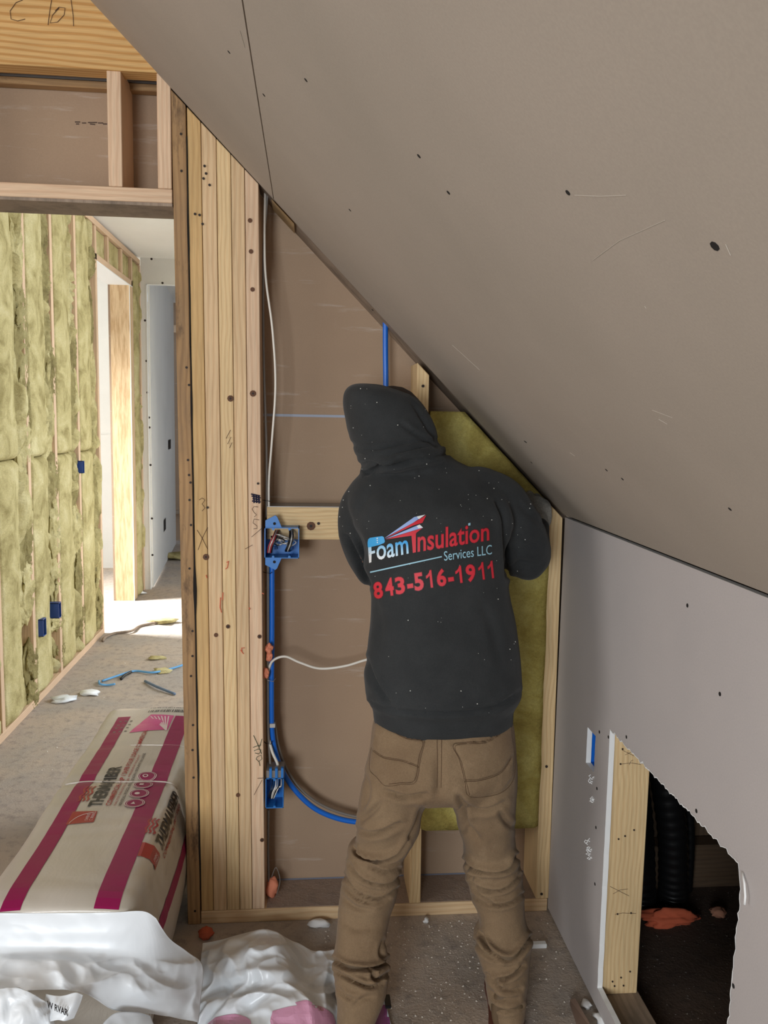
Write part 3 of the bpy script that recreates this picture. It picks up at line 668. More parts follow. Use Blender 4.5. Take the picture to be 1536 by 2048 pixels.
# ------------------------------------------------------------ batt the man is fitting, and the bay behind
def slab(name, outline, y0, y1, m, seed=0, n=14, parent=None):
    """thick wool slab with softened, uneven faces; outline (x, z) polygon made of left/right edges per row"""
    V, Fc = [], []; rows = len(outline); W = n + 1
    for side, yy in ((0, y0), (1, y1)):
        for (z, xa, xb) in outline:
            for i in range(W):
                u = i / n; x = xa + (xb - xa) * u
                e = min(u, 1 - u) * (xb - xa); sft = .010 * max(0, 1 - e / .014)
                ya = yy + (sft if side == 0 else -sft)
                if side == 0: ya += .005 * noise.noise(Vector((x * 7, z * 6, seed))) + .0025 * noise.noise(Vector((x * 30, z * 30, seed)))
                V.append(Vector((x, ya, z)))
    nf = rows * W
    for j in range(rows - 1):
        for i in range(n):
            a = j * W + i; Fc.append((a, a + 1, a + W + 1, a + W)); Fc.append((a + nf, a + W + nf, a + W + 1 + nf, a + 1 + nf))
    for j in range(rows - 1):
        a = j * W; Fc.append((a, a + W, a + W + nf, a + nf)); b = a + n; Fc.append((b, b + nf, b + W + nf, b + W))
    for i in range(n):
        Fc.append((i, i + nf, i + 1 + nf, i + 1)); a = (rows - 1) * W + i; Fc.append((a, a + 1, a + 1 + nf, a + nf))
    o = meshob(name, V, Fc, m, parent, True); fix_normals(o.data); return o
rows = []
for k in range(46):
    z = .262 + (1.436 - .262) * k / 45
    xr = .667 + .005 * noise.noise(Vector((z * 8, 1, 1))) - (.01 if z > 1.05 else 0)
    xr = min(xr, XK - (z - KZ) / SL - .012)
    xl = .327 + .006 * noise.noise(Vector((z * 7, 5, 1)))
    rows.append((z + .0, xl, xr))
bt_ = slab('insulation_batt', rows, FY - .012, FY + .085, wool_g, 3, 26)
props(bt_, 'dark green wool batt the man presses into the back wall bay', 'insulation')
# ------------------------------------------------------------ electrical things in the open bay
def crv(pts, n=10): return crom([tuple(p) for p in pts], n)
def cable(name, pts, r, m, label, cat, group=None, seg=8):
    o = tubes(name, [crv(pts)], r, m, None, seg); props(o, label, cat, group); return o
yb1 = FY + .02
cable('cable', [P(530, 385, y=FY + .06), P(529, 480, y=FY + .04), P(532, 560, y=FY + .02), P(545, 660, y=FY + .015), P(551, 770, y=FY + .015), P(544, 880, y=FY + .02), P(538, 960, y=FY + .03), P(538, 1035, y=FY + .045)], .003, white_w, 'white cable looping down beside the stud stack to the upper blue box', 'cable', 'cables beside the stud stack')
cable('cable', [P(535, 385, y=FY + .06), P(527, 520, y=FY + .05), P(527, 700, y=FY + .05), P(533, 900, y=FY + .05), P(533, 1035, y=FY + .05)], .0034, grey_w, 'grey cable tight against the stud stack above the upper blue box', 'cable', 'cables beside the stud stack')
cable('cable', [P(536, 1120, y=FY + .05), P(536, 1300, y=FY + .05), P(536, 1440, y=FY + .05), P(538, 1490, y=FY + .045), P(541, 1535, y=FY + .04)], .0036, grey_w, 'grey cable from the upper blue box down to the lower one', 'cable', 'cables beside the stud stack')
cable('cable', [P(538, 1480, y=FY + .05), P(545, 1505, y=FY + .035), P(554, 1525, y=FY + .03), P(558, 1540, y=FY + .03)], .004, white_w, 'short white cable curving into the top of the lower blue box', 'cable', 'cables beside the stud stack')
cable('cable', [P(536, 1345, y=FY + .05), P(545, 1322, y=FY + .04), P(570, 1313, y=FY + .04), P(600, 1325, y=FY + .045), P(640, 1337, y=FY + .05), P(690, 1332, y=FY + .05), P(740, 1318, y=FY + .05), P(800, 1312, y=FY + .06), P(835, 1318, y=FY + .07)], .0036, white_w, 'white cable wandering sideways behind the man at hip height', 'cable', 'cables beside the stud stack')
cable('cable', [P(537, 1620, y=FY + .06), P(536, 1700, y=FY + .06), P(538, 1770, y=FY + .06)], .0034, grey_w, 'grey cable below the lower blue box', 'cable', 'cables beside the stud stack')
cable('conduit', [P(544, 1120, y=FY + .055), P(544, 1250, y=FY + .055), P(543, 1400, y=FY + .055), P(546, 1480, y=FY + .06), P(562, 1535, y=FY + .065), P(590, 1580, y=FY + .07), P(630, 1617, y=FY + .07), P(680, 1638, y=FY + .07), P(735, 1646, y=FY + .07), P(790, 1648, y=FY + .07), P(828, 1645, y=FY + .075)], .0075, blue_d, 'bright blue tube curving down from the upper box behind the legs', 'conduit', 'blue tubes', 12)
cable('cable', [P(549, 1440, y=FY + .075), P(556, 1490, y=FY + .08), P(572, 1535, y=FY + .085), P(600, 1577, y=FY + .085), P(640, 1608, y=FY + .085), P(690, 1628, y=FY + .085), P(740, 1636, y=FY + .085), P(826, 1636, y=FY + .09)], .0042, grey_w, 'dusty grey cable following the blue tube curve', 'cable', 'cables beside the stud stack')
cable('conduit', [P(771, 610, y=FY + .07), P(771, 700, y=FY + .07), P(772, 800, y=FY + .07), P(772, 1000, y=FY + .07)], .0075, blue_d, 'dark blue vertical tube rising behind the hood to the slope', 'conduit', 'blue tubes', 12)
def bxd(x0, x1, y0, y1, z0, z1):
    return [Vector((x, y, z)) for x in (x0, x1) for y in (y0, y1) for z in (z0, z1)], [(0, 1, 3, 2), (4, 6, 7, 5), (0, 4, 5, 1), (2, 3, 7, 6), (0, 2, 6, 4), (1, 5, 7, 3)]
def ebox(px0, py0, px1, py1, label, gangs):
    yf, yr = FY - .012, FY + .052; a, b = P(px0, py0, y=yf), P(px1, py1, y=yf)
    x0, x1, z1, z0 = a.x, b.x, a.z, b.z; t = .0022
    r = bpy.data.objects.new('electrical_box', None); COL.objects.link(r); r.location = ((x0 + x1) / 2, FY, z0); props(r, label, 'electrical box', 'blue boxes beside the stud stack')
    V, Fc = join_data([bxd(x0, x1, yr - t, yr, z0, z1), bxd(x0, x0 + t, yf, yr, z0, z1), bxd(x1 - t, x1, yf, yr, z0, z1), bxd(x0, x1, yf, yr, z0, z0 + t), bxd(x0, x1, yf, yr, z1 - t, z1)])
    meshob('box_shell', V, Fc, blue, r)
    bs = []
    for xx in ([x0 + .25 * (x1 - x0), x0 + .72 * (x1 - x0)] if gangs == 2 else [(x0 + x1) / 2]):
        for zz in (z0 + .004, z1 - .004): bs.append(tube_data([(xx, yf - .0005, zz), (xx, yf + .03, zz)], .0036, 8))
        for zz in (z0 + .015, z1 - .022): bs.append(bxd(xx - .008, xx + .008, yr - .012, yr - t, zz, zz + .008))
    V, Fc = join_data(bs); meshob('screw_boss', V, Fc, blue, r, False)['kind'] = 'stuff'
    return r, x0, x1, z0, z1, yf, yr
r, x0, x1, z0, z1, yf, yr = ebox(529, 1055, 598, 1117, 'wide blue electrical box full of wires below the pencilled blocking', 2)
for (zz, s) in ((z1, 1), (z0, -1)):
    q = [(x0 + .002, zz), (x0 + .045, zz), (x0 + .033, zz + s * .028), (x0 + .028, zz + s * .032), (x0 + .002, zz + s * .018)]
    V = [Vector((a_, yf + .004, b2)) for a_, b2 in q] + [Vector((a_, yf + .012, b2)) for a_, b2 in q]
    o = meshob('mounting_bracket', V, [(0, 1, 2, 3, 4), (9, 8, 7, 6, 5)] + [(k, (k + 1) % 5, (k + 1) % 5 + 5, k + 5) for k in range(5)], blue, r); fix_normals(o.data)
    V, Fc = tube_data([(x0 + .026, yf + .003, zz + s * .010), (x0 + .026, yf + .006, zz + s * .010)], .004, 8); meshob('bracket_hole', V, Fc, dark, r)
random.seed(3)
for k in range(4):
    a = .010 + k * .0035
    tubes('wire', [crv([(x0 + a + .018, yr - .01, z1 - .012), (x0 + a + .012, yf + .0, z1 - .025), (x0 + a + .002, yf - .006, z0 + .035), (x0 + a - .002, yf + .006, z0 + .014)], 6)], .0017, [red_w, silver_w, red_w, black_w][k], r, 6)
for k in range(4):
    a = .058 + k * .0032
    tubes('wire', [crv([(x0 + a + .006, yr - .01, z1 - .01), (x0 + a + .008, yf - .004, z1 - .022), (x0 + a + .004, yf - .006, z0 + .04), (x0 + a - .003, yf + .004, z0 + .02), (x0 + a + .001, yr - .012, z0 + .012)], 6)], .0018, [black_w, black_w, silver_w, black_w][k], r, 6)
for k in range(7):
    c = Vector(((x0 + x1) / 2 + random.uniform(-.018, .03), yf + .012, (z0 + z1) / 2 + random.uniform(-.012, .014))); d = random.uniform(.006, .014)
    tubes('wire', [crv([c + Vector((-d * 1.4, .01, d * .6)), c + Vector((0, -.01, d * .8)), c + Vector((d * 1.4, 0, 0)), c + Vector((0, -.006, -d * .9)), c + Vector((-d * 1.3, .012, -.004))], 5)], .0017, [silver_w, silver_w, black_w][k % 3], r, 6)
r, x0, x1, z0, z1, yf, yr = ebox(531, 1557, 567, 1616, 'narrow blue electrical box with black and white wires near the bottom', 1)
meshob('box_shoulder', *bxd(x0 + .002, x1 + .001, yf + .004, yr, z1, z1 + .02), grey_w, r)
V, Fc = join_data([bxd(x0 + .010 + k * .016, x0 + .017 + k * .016, yf, yf + .012, z1 - .002, z1 + .028) for k in range(3)]); meshob('clamp_tab', V, Fc, blue, r)
for k in range(6):
    a = .012 + k * .005
    tubes('wire', [crv([(x0 + a + .004, yr - .01, z1 - .008), (x0 + a + .006, yf, z1 - .02), (x0 + a - .002, yf - .004, z0 + .04 + .004 * k), (x0 + .012 + k * .002, yf + .006, z0 + .026)], 6)], .0017, [black_w, black_w, white_w, silver_w, black_w, white_w][k], r, 6)
# the blue box seen through the knee-wall cut-out
r = bpy.data.objects.new('electrical_box', None); COL.objects.link(r); r.location = (XK + .03, 1.93, .56)
props(r, 'blue electrical box behind the small cut-out in the grey wall', 'electrical box')
V, Fc = join_data([bxd(XK + .014, XK + .060, 1.872, 1.875, .562, .665), bxd(XK + .014, XK + .060, 1.942, 1.945, .562, .665), bxd(XK + .058, XK + .061, 1.875, 1.943, .562, .665), bxd(XK + .014, XK + .06, 1.875, 1.943, .559, .562), bxd(XK + .014, XK + .06, 1.875, 1.943, .665, .668)])
meshob('box_shell', V, Fc, blue_d, r); meshob('mounting_ear', *bxd(XK + .0135, XK + .018, 1.915, 1.928, .668, .68), blue_d, r)
# staples, clips and foam
def staple(px, py, label):
    a = P(px, py, y=FY + .04); o = tubes('staple', [[a + Vector((-.012, .01, 0)), a + Vector((-.006, -.008, .001)), a + Vector((.008, -.01, -.001)), a + Vector((.013, .012, 0))]], .0011, silver_w if py > 1300 and py < 1400 else black_w, None, 5); props(o, label, 'staple', 'cable staples')
staple(534, 1001, 'cable staple on the stack side just above the upper blue box'); staple(535, 1145, 'cable staple just below the upper blue box'); staple(541, 1360, 'bright cable staple below the orange foam'); staple(536, 1485, 'cable staple above the lower blue box')
o = box('pipe_clip', *(lambda p: (p.x - .009, p.x + .006, FY + .045, FY + .06, p.z - .006, p.z + .005))(P(546, 1450, y=FY + .05)), silver_w); props(o, 'small pale clip holding the blue tube', 'clip')
for k, (px, py, rr, lb) in enumerate([(538, 1298, .011, 'topmost orange foam blob on the cables beside the stack'), (539, 1314, .009, 'small orange foam blob just under the topmost one'), (531, 1346, .010, 'orange foam blob where the white cable turns sideways')]):
    p = P(px, py, y=FY + .03); o = lump('foam_blob', p, rr, orange, None, k + 2, 3, .6, (.9, .8, 1.4)); props(o, lb, 'foam', 'orange foam blobs beside the stack')
for k, (px, py, rr, sq, m_, lb) in enumerate([(544, 1773, .021, (.8, .8, 1.5), orange, 'pink orange foam blob on the bottom plate beside the stack'), (411, 1858, .02, (1, .8, .75), orange_d, 'rough orange foam scrap on the floor at the stack foot')]):
    p = P(px, py, y=FY + .06) if k == 0 else P(px, py + 8, z=.015)
    if k == 0: p.z = .066
    o = lump('foam_blob', p, rr, m_, None, k + 12, 3, .35, sq); props(o, lb, 'foam')
tubes_ = tubes('wire', [crv([P(543, 1755, y=FY + .06), P(552, 1735, y=FY + .05), P(560, 1760, y=FY + .05), P(553, 1790, y=FY + .05)], 6)], .0014, grey_w, None, 5); props(tubes_, 'thin wire loop above the pink foam blob', 'wire')
# ------------------------------------------------------------ in the attic: black ducts, foam, chunks
def duct(pts, r, label):
    pts = crv(pts, 30); rr = [r * (1 + .035 * math.sin(i * 1.6)) for i in range(len(pts))]
    V, Fc = tube_data(pts, rr, 16); o = meshob('duct', V, Fc, black_w, None, True); props(o, label, 'duct', 'black ducts in the attic')
duct([(.87, 2.10, .80), (.90, 2.14, .55), (.955, 2.17, .28), (.985, 2.19, .05), (.985, 2.19, .01)], .040, 'black flexible duct closest to the stud inside the opening')
duct([(.93, 2.13, .75), (1.0, 2.16, .50), (1.06, 2.18, .25), (1.085, 2.20, .05), (1.085, 2.20, .01)], .042, 'black flexible duct to the right inside the wall opening')
duct([(1.02, 2.2, .62), (1.09, 2.22, .45), (1.14, 2.23, .22), (1.15, 2.24, .02)], .014, 'thin black hose right of the two ducts in the attic')
o = lump('foam_blob', Vector((1.035, 2.11, .022)), .05, orange_d, None, 21, 4, .5, (1.7, .5, .5)); props(o, 'orange foam mass around the duct feet in the attic', 'foam')
o = lump('foam_blob', Vector((1.19, 2.13, .018)), .022, plain('foam_dust', srgb(170, 120, 96), .9), None, 22, 3, .5, (1, .8, .6)); props(o, 'dusty foam chunk on the attic floor right of the ducts', 'foam')
# ------------------------------------------------------------ wrapped package of batts
PC, PW, PH, PY0, PY1 = -.525, .34, .375, 1.692, 2.95
def pack(y, s):
    """point and outward normal on the wrapping; s is the distance round the section from the middle of the top, positive to the right"""
    hw = PW / 2; R_ = .035; sg = 1 if s >= 0 else -1; a = abs(s); top = hw - R_
    e = 1.0
    if y < PY0 + .07: e = max(0, (y - PY0) / .07); e = math.sqrt(max(0, 1 - (1 - e) ** 2)) * .05 + .95
    if y > PY1 - .08: q = max(0, (PY1 - y) / .08); e = math.sqrt(max(0, 1 - (1 - q) ** 2)) * .25 + .75
    if a < top: x, z, n = a, PH + .006 * (1 - (a / top) ** 2), Vector((0, 0, 1))
    elif a < top + R_ * 1.5708:
        t = (a - top) / R_; x, z, n = top + R_ * math.sin(t), PH - R_ + R_ * math.cos(t), Vector((sg * math.sin(t), 0, math.cos(t)))
    else:
        d = a - top - R_ * 1.5708; hh = PH - R_ - .0
        x = hw + .028 * math.sin(math.pi * min(1, d / hh)); z = PH - R_ - d; n = Vector((sg, 0, 0))
        if z < .02: x -= (.02 - z)
        z = max(z, .002)
    k = .006 * noise.noise(Vector((y * 3.2, s * 5, 2))) + .0035 * abs(noise.noise(Vector((y * 14, s * 3, 7))))
    cin = -.006 * math.exp(-((y - 2.30) / .02) ** 2) - .003 * math.exp(-((y - 2.55) / .015) ** 2)
    p = Vector((PC + sg * x * (e if y > PY1 - .1 else 1) * (1 + 0), y, (PH * (e - 1) + z if z > .1 else z))) + n * (k + cin)
    return p, n
pk = empty('insulation_package', (PC, 2.3, 0)); props(pk, 'long white wrapped package of insulation with magenta stripes lying through the doorway', 'package')
smax = PW / 2 - .035 + .035 * 1.5708 + PH - .035 - .002
ny, ns = 96, 72; V, Fc = [], []
for j in range(ny + 1):
    y = PY0 + (PY1 - PY0) * (j / ny) ** 1.35
    for i in range(ns + 1): V.append(pack(y, -smax + 2 * smax * i / ns)[0])
W = ns + 1
for j in range(ny):
    for i in range(ns): Fc.append((j * W + i, j * W + i + 1, (j + 1) * W + i + 1, (j + 1) * W + i))
Fc.append(tuple(range(W))); Fc.append(tuple(ny * W + i for i in range(W))[::-1])
for j in range(ny): Fc.append((j * W, (j + 1) * W, (j + 1) * W + ns, j * W + ns))
o = meshob('wrapping', V, Fc, bagm, pk, True); fix_normals(o.data)
def on_pack(name, polys, m, lift=.0012, cut=.02):
    """flat print: polygons in (y, s) laid on the wrapping"""
    bm = bmesh.new()
    for pl in polys:
        vs, fs = pl
        bv = [bm.verts.new((a_, b2, 0)) for a_, b2 in vs]
        for f in fs:
            try: bm.faces.new([bv[i] for i in f])
            except ValueError: pass
    if cut:
        ys = [v.co.x for v in bm.verts]; ss = [v.co.y for v in bm.verts]
        for lo, hi, ax in ((min(ys), max(ys), 0), (min(ss), max(ss), 1)):
            t = math.ceil(lo / cut) * cut
            while t < hi:
                c = Vector((t, 0, 0)) if ax == 0 else Vector((0, t, 0)); nn = Vector((1, 0, 0)) if ax == 0 else Vector((0, 1, 0))
                bmesh.ops.bisect_plane(bm, geom=bm.verts[:] + bm.edges[:] + bm.faces[:], plane_co=c, plane_no=nn); t += cut
    for v in bm.verts:
        p, n = pack(v.co.x, v.co.y); v.co = p + n * lift
    me = bpy.data.meshes.new(name); bm.to_mesh(me); bm.free(); return link(name, me, m, pk)
def rect(y0, y1, s0, s1): return [(y0, s0), (y1, s0), (y1, s1), (y0, s1)], [(0, 1, 2, 3)]
def circ(y, s, r, n=24, r2=0): 
    if not r2: return [(y + r * math.cos(6.2832 * k / n), s + r * math.sin(6.2832 * k / n)) for k in range(n)], [tuple(range(n))]
    v = [(y + q * math.cos(6.2832 * k / n), s + q * math.sin(6.2832 * k / n)) for q in (r, r2) for k in range(n)]
    return v, [(k, (k + 1) % n, (k + 1) % n + n, k + n) for k in range(n)]
def text2d(txt, off=0., sp=1.):
    cu = bpy.data.curves.new('t', 'FONT'); cu.body = txt; cu.offset = off; cu.space_character = sp; cu.resolution_u = 3
    ob = bpy.data.objects.new('t', cu); COL.objects.link(ob); dg = bpy.context.evaluated_depsgraph_get()
    me = bpy.data.meshes.new_from_object(ob.evaluated_get(dg)); bpy.data.objects.remove(ob); bpy.data.curves.remove(cu)
    vs = [(v.co.x, v.co.y) for v in me.vertices]; fs = [tuple(p.vertices) for p in me.polygons]; bpy.data.meshes.remove(me)
    x0, x1 = min(v[0] for v in vs), max(v[0] for v in vs); y0, y1 = min(v[1] for v in vs), max(v[1] for v in vs)
    return [((a_ - x0) / (x1 - x0), (b2 - y0) / (y1 - y0)) for a_, b2 in vs], fs
def text_pack(name, txt, y0, y1, sb, st, m, off=.0, **k):
    vs, fs = text2d(txt, off); return on_pack(name, [([(y0 + (y1 - y0) * a_, sb + (st - sb) * b2) for a_, b2 in vs], fs)], m, .002, .03, **k)
def pk_panel(base, yshift=0., side=1):
    """one printed panel; base = s of its left stripe edge"""
    B = base
    on_pack('magenta_stripe', [rect(PY0 + .003, 2.80, B, B + .042)], magenta)
    text_pack('lettering', 'THERMAFIBER', 2.135 + yshift, 2.385 + yshift, B + .103, B + .067, blackp, .03)
    text_pack('lettering', 'COMMERCIAL FRP / SAFB POUR USAGE COMMERCIAL', 2.14 + yshift, 2.66 + yshift, B + .126, B + .112, redp, .02)
    text_pack('lettering', 'HAUTE DENSITE LAINE MINERALE ISOLANT', 2.14 + yshift, 2.47 + yshift, B + .139, B + .133, redp)
    text_pack('lettering', 'MINERAL WOOL INSULATION / ISOLANT EN LAINE', 2.14 + yshift, 2.48 + yshift, B + .153, B + .145, greyp, .03)
    wv_ = []
    for q in range(3):
        for k in range(14):
            f = lambda t: B + .033 + q * .0105 + .0035 * math.sin(t * 6.2832 * 2.2)
            y0, y1 = 2.165 + yshift + .09 * k / 14, 2.165 + yshift + .09 * (k + 1) / 14
            wv_.append(([(y0, f(k / 14)), (y1, f((k + 1) / 14)), (y1, f((k + 1) / 14) + .0055), (y0, f(k / 14) + .0055)], [(0, 1, 2, 3)]))
    on_pack('wave_mark', wv_, redp, .0018, 0)
    on_pack('red_emblem', [([(2.045 + yshift, B + .037), (2.112 + yshift, B + .037), (2.108 + yshift, B + .100), (2.052 + yshift, B + .104)], [(0, 1, 2, 3)])], redp, .0016)
    ar = [(2.046 + yshift + .052 * math.sin(k / 12 * 1.5), B + .045 + .045 * (1 - math.cos(k / 12 * 1.6))) for k in range(13)]
    on_pack('emblem_arc', [([ar[k], ar[k + 1], (ar[k + 1][0] + .0025, ar[k + 1][1] - .001), (ar[k][0] + .0025, ar[k][1] - .001)], [(0, 1, 2, 3)]) for k in range(12)], whitep, .0024, 0)
    text_pack('emblem_lettering', 'OWENS\nCORNING', 2.062 + yshift, 2.104 + yshift, B + .098, B + .078, whitep, .0)
    for k in range(4):
        cy = 2.152 + k * .058
        on_pack('round_emblem', [circ(cy, B + .186, .0265)], magenta, .0026)
        on_pack('emblem_ring', [circ(cy, B + .186, .0265, 24, .0245), circ(cy, B + .186, .022, 24, .0205)], whitep, .0034, 0)
        on_pack('emblem_sign', [[([(cy - .006, B + .176), (cy + .009, B + .182), (cy - .006, B + .188)], [(0, 1, 2)]), circ(cy, B + .181, .007), rect(cy - .006, cy + .006, B + .176, B + .187), circ(cy, B + .181, .008, 20, .005)][k]], whitep, .0034, 0)
B0 = -.113
pk_panel(B0)
on_pack('magenta_stripe', [rect(PY0 + .003, 2.80, B0 + .193, B0 + .245)], magenta)
# right shoulder of the package repeats the lettering
B1 = .128
text_pack('lettering', 'THERMAFIBER', 1.965, 2.26, B1 + .062, B1 + .030, blackp, .03)
text_pack('lettering', 'COMMERCIAL FRP / SAFB', 1.97, 2.25, B1 + .082, B1 + .070, redp, .02)
on_pack('red_emblem', [([(1.885, B1 + .005), (1.945, B1 + .005), (1.945, B1 + .06), (1.89, B1 + .064)], [(0, 1, 2, 3)])], redp, .0016)
text_pack('emblem_lettering', 'OWENS\nCORNING', 1.898, 1.938, B1 + .058, B1 + .042, whitep, .0)
wv_ = []
for q in range(3):
    for k in range(14):
        f = lambda t: B1 + .0 + q * .009 + .003 * math.sin(t * 6.2832 * 2.2); y0, y1 = 1.99 + .08 * k / 14, 1.99 + .08 * (k + 1) / 14
        wv_.append(([(y0, f(k / 14)), (y1, f((k + 1) / 14)), (y1, f((k + 1) / 14) + .005), (y0, f(k / 14) + .005)], [(0, 1, 2, 3)]))
on_pack('wave_mark', wv_, redp, .0018, 0)
on_pack('magenta_stripe', [rect(PY0 + .01, 2.4, B1 + .155, B1 + .19)], magenta)
# printed table, pink fan and bar code at the far end
on_pack('pink_fan', [([(2.645, -.045), (2.665, .075), (2.80, .075), (2.81, -.005)], [(0, 1, 2, 3)])], pinkp, .0014)
on_pack('fan_ray', [([(2.655, .07), (2.658, .073), (2.79, -.0 + .012 * k), (2.79, -.004 + .012 * k)], [(0, 1, 2, 3)]) for k in range(6)], whitep, .0024, 0)
random.seed(11); bars, s_ = [], -.02
while s_ < .15:
    wb = random.choice([.0016, .0024, .0036]); bars.append(rect(2.835, 2.895, s_, s_ + wb)); s_ += wb + random.choice([.002, .003, .005])
on_pack('bar_code', bars, blackp, .0016, 0)
on_pack('small_print', [rect(2.66 + r_ * .03, 2.668 + r_ * .03, -.10 + c * .018, -.092 + c * .018) for r_ in range(4) for c in range(3)], greyp, .0016, 0)['kind'] = 'stuff'
# clear tape band with its glint, as a raised ridge of film
ridge_m = plain('clear_ridge', srgb(206, 200, 192), .12, .8)
o = tubes('film_ridge', [[pack(2.30 + .004 * math.sin(k * .5), -.15 + .33 * k / 20)[0] + Vector((0, 0, .001)) for k in range(21)]], .0028, ridge_m, pk, 6)
o = tubes('film_ridge', [[pack(2.55, -.02 + .2 * k / 12)[0] for k in range(13)]], .0024, ridge_m, pk, 6)
def sheet(name, rows, m, parent=None, nu=60, sub=14, amp=.008, freq=9, seed=0, thick=.0006, floor=None, calm=0.):
    """crumpled film: rows of world points joined by a smooth skin"""
    R2 = [crom([tuple(p) for p in r_], 8) for r_ in rows]
    def samp(r_, u):
        t = u * (len(r_) - 1); i = min(int(t), len(r_) - 2); f = t - i; return Vector(r_[i]).lerp(Vector(r_[i + 1]), f)
    cols = [crom([tuple(samp(r_, i / nu)) for r_ in R2], sub) for i in range(nu + 1)]
    nvv = len(cols[0]); V = []
    for j in range(nvv):
        for i in range(nu + 1):
            p = Vector(cols[i][j]); q = p * freq + Vector((seed * 7.7, 0, 0))
            wq = Vector((noise.noise(q * .6), noise.noise(q * .6 + Vector((5, 0, 0))), noise.noise(q * .6 + Vector((0, 9, 0)))))
            d = (abs(noise.noise(q + wq * 1.6)) - .2) * 1.7 + (abs(noise.noise(q * 2.3 + wq)) - .2) * .8
            e = min(i, nu - i, j, nvv - 1 - j) / 6; d += .16 * (abs(noise.noise(q * 4.5 + wq * .5)) - .2)
            cf_ = (j / (nvv - 1) - calm) / .12 if calm else 1.; d *= .08 + .92 * max(0, min(1, cf_))
            p = p + Vector((noise.noise(q + Vector((3, 3, 3))) * .5, -.6, 1)) * (-d * amp * min(1, .4 + e))
            if floor is not None: p.z = max(p.z, floor + .002 * (1 + noise.noise(q)))
            V.append(p)
    W = nu + 1; Fc = [(j * W + i, j * W + i + 1, (j + 1) * W + i + 1, (j + 1) * W + i) for j in range(nvv - 1) for i in range(nu)]
    o = meshob(name, V, Fc, m, parent, True)
    md = o.modifiers.new('s', 'SOLIDIFY'); md.thickness = thick; return o
def R_(pts): return [P(a_, b2, y=c) for a_, b2, c in pts]
# near end of the package: smooth film over the end, then the torn skirt
sheet('end_film', [R_([(-150, 1824, 1.694), (0, 1826, 1.692), (120, 1826, 1.692), (220, 1825, 1.692), (285, 1822, 1.694), (312, 1836, 1.70)]),
                   R_([(-150, 1862, 1.682), (0, 1862, 1.682), (120, 1862, 1.682), (230, 1862, 1.682), (304, 1870, 1.69), (338, 1876, 1.715)]),
                   R_([(-150, 1905, 1.665), (0, 1905, 1.665), (120, 1905, 1.665), (230, 1908, 1.665), (310, 1915, 1.68), (374, 1903, 1.75)]),
                   R_([(-150, 1935, 1.63), (0, 1930, 1.63), (120, 1925, 1.62), (230, 1938, 1.63), (320, 1950, 1.66), (405, 1932, 1.76)]),
                   R_([(-150, 1975, 1.60), (0, 1965, 1.60), (120, 1955, 1.58), (240, 1975, 1.60), (330, 1995, 1.64), (402, 1990, 1.74)]),
                   R_([(-150, 2005, 1.56), (0, 1985, 1.57), (150, 1982, 1.56), (225, 2018, 1.60), (300, 2026, 1.64), (396, 2045, 1.70)])], film, pk, 150, 26, .014, 8, 1, calm=.42)
sheet('torn_film', [R_([(-60, 1990, 1.53), (20, 1975, 1.53), (60, 1985, 1.52), (95, 2005, 1.52)]),
                    R_([(-60, 2050, 1.50), (30, 2030, 1.49), (80, 2040, 1.49), (110, 2050, 1.50)]),
                    R_([(-60, 2120, 1.46), (30, 2110, 1.46), (80, 2110, 1.46), (130, 2110, 1.46)])], film, pk, 40, 12, .012, 18, 5)
tf = sheet('torn_film', [R_([(92, 1988, 1.54), (120, 1992, 1.53), (150, 1985, 1.53), (166, 1990, 1.53)]),
                    R_([(88, 2015, 1.52), (120, 2018, 1.51), (145, 2012, 1.51), (160, 2008, 1.52)]),
                    R_([(92, 2046, 1.50), (115, 2040, 1.50), (130, 2042, 1.50), (148, 2036, 1.51)])], film, pk, 24, 10, .003, 14, 6)
tf2 = sheet('torn_film', [R_([(205, 2048, 1.56), (230, 2026, 1.58), (270, 2024, 1.60), (300, 2032, 1.62)]),
                    R_([(195, 2090, 1.52), (230, 2080, 1.54), (270, 2080, 1.56), (320, 2080, 1.58)]),
                    R_([(195, 2140, 1.48), (230, 2140, 1.5), (270, 2140, 1.52), (340, 2140, 1.54)])], film, pk, 24, 10, .006, 14, 8)
vs, fs = text2d('W RVAR', .03)
V = [P(94 + 42 * a_, 2008 + 18 * a_ - 14 * (b2 - .5), y=1.500) for a_, b2 in vs]
meshob('lettering', V, fs, blackp, pk)
vs, fs = text2d('EXTRA', .03)
V = [P(118 + 24 * a_, 2010 + 6 * a_ - 8 * (b2 - .5) - 10, y=1.500) for a_, b2 in vs]
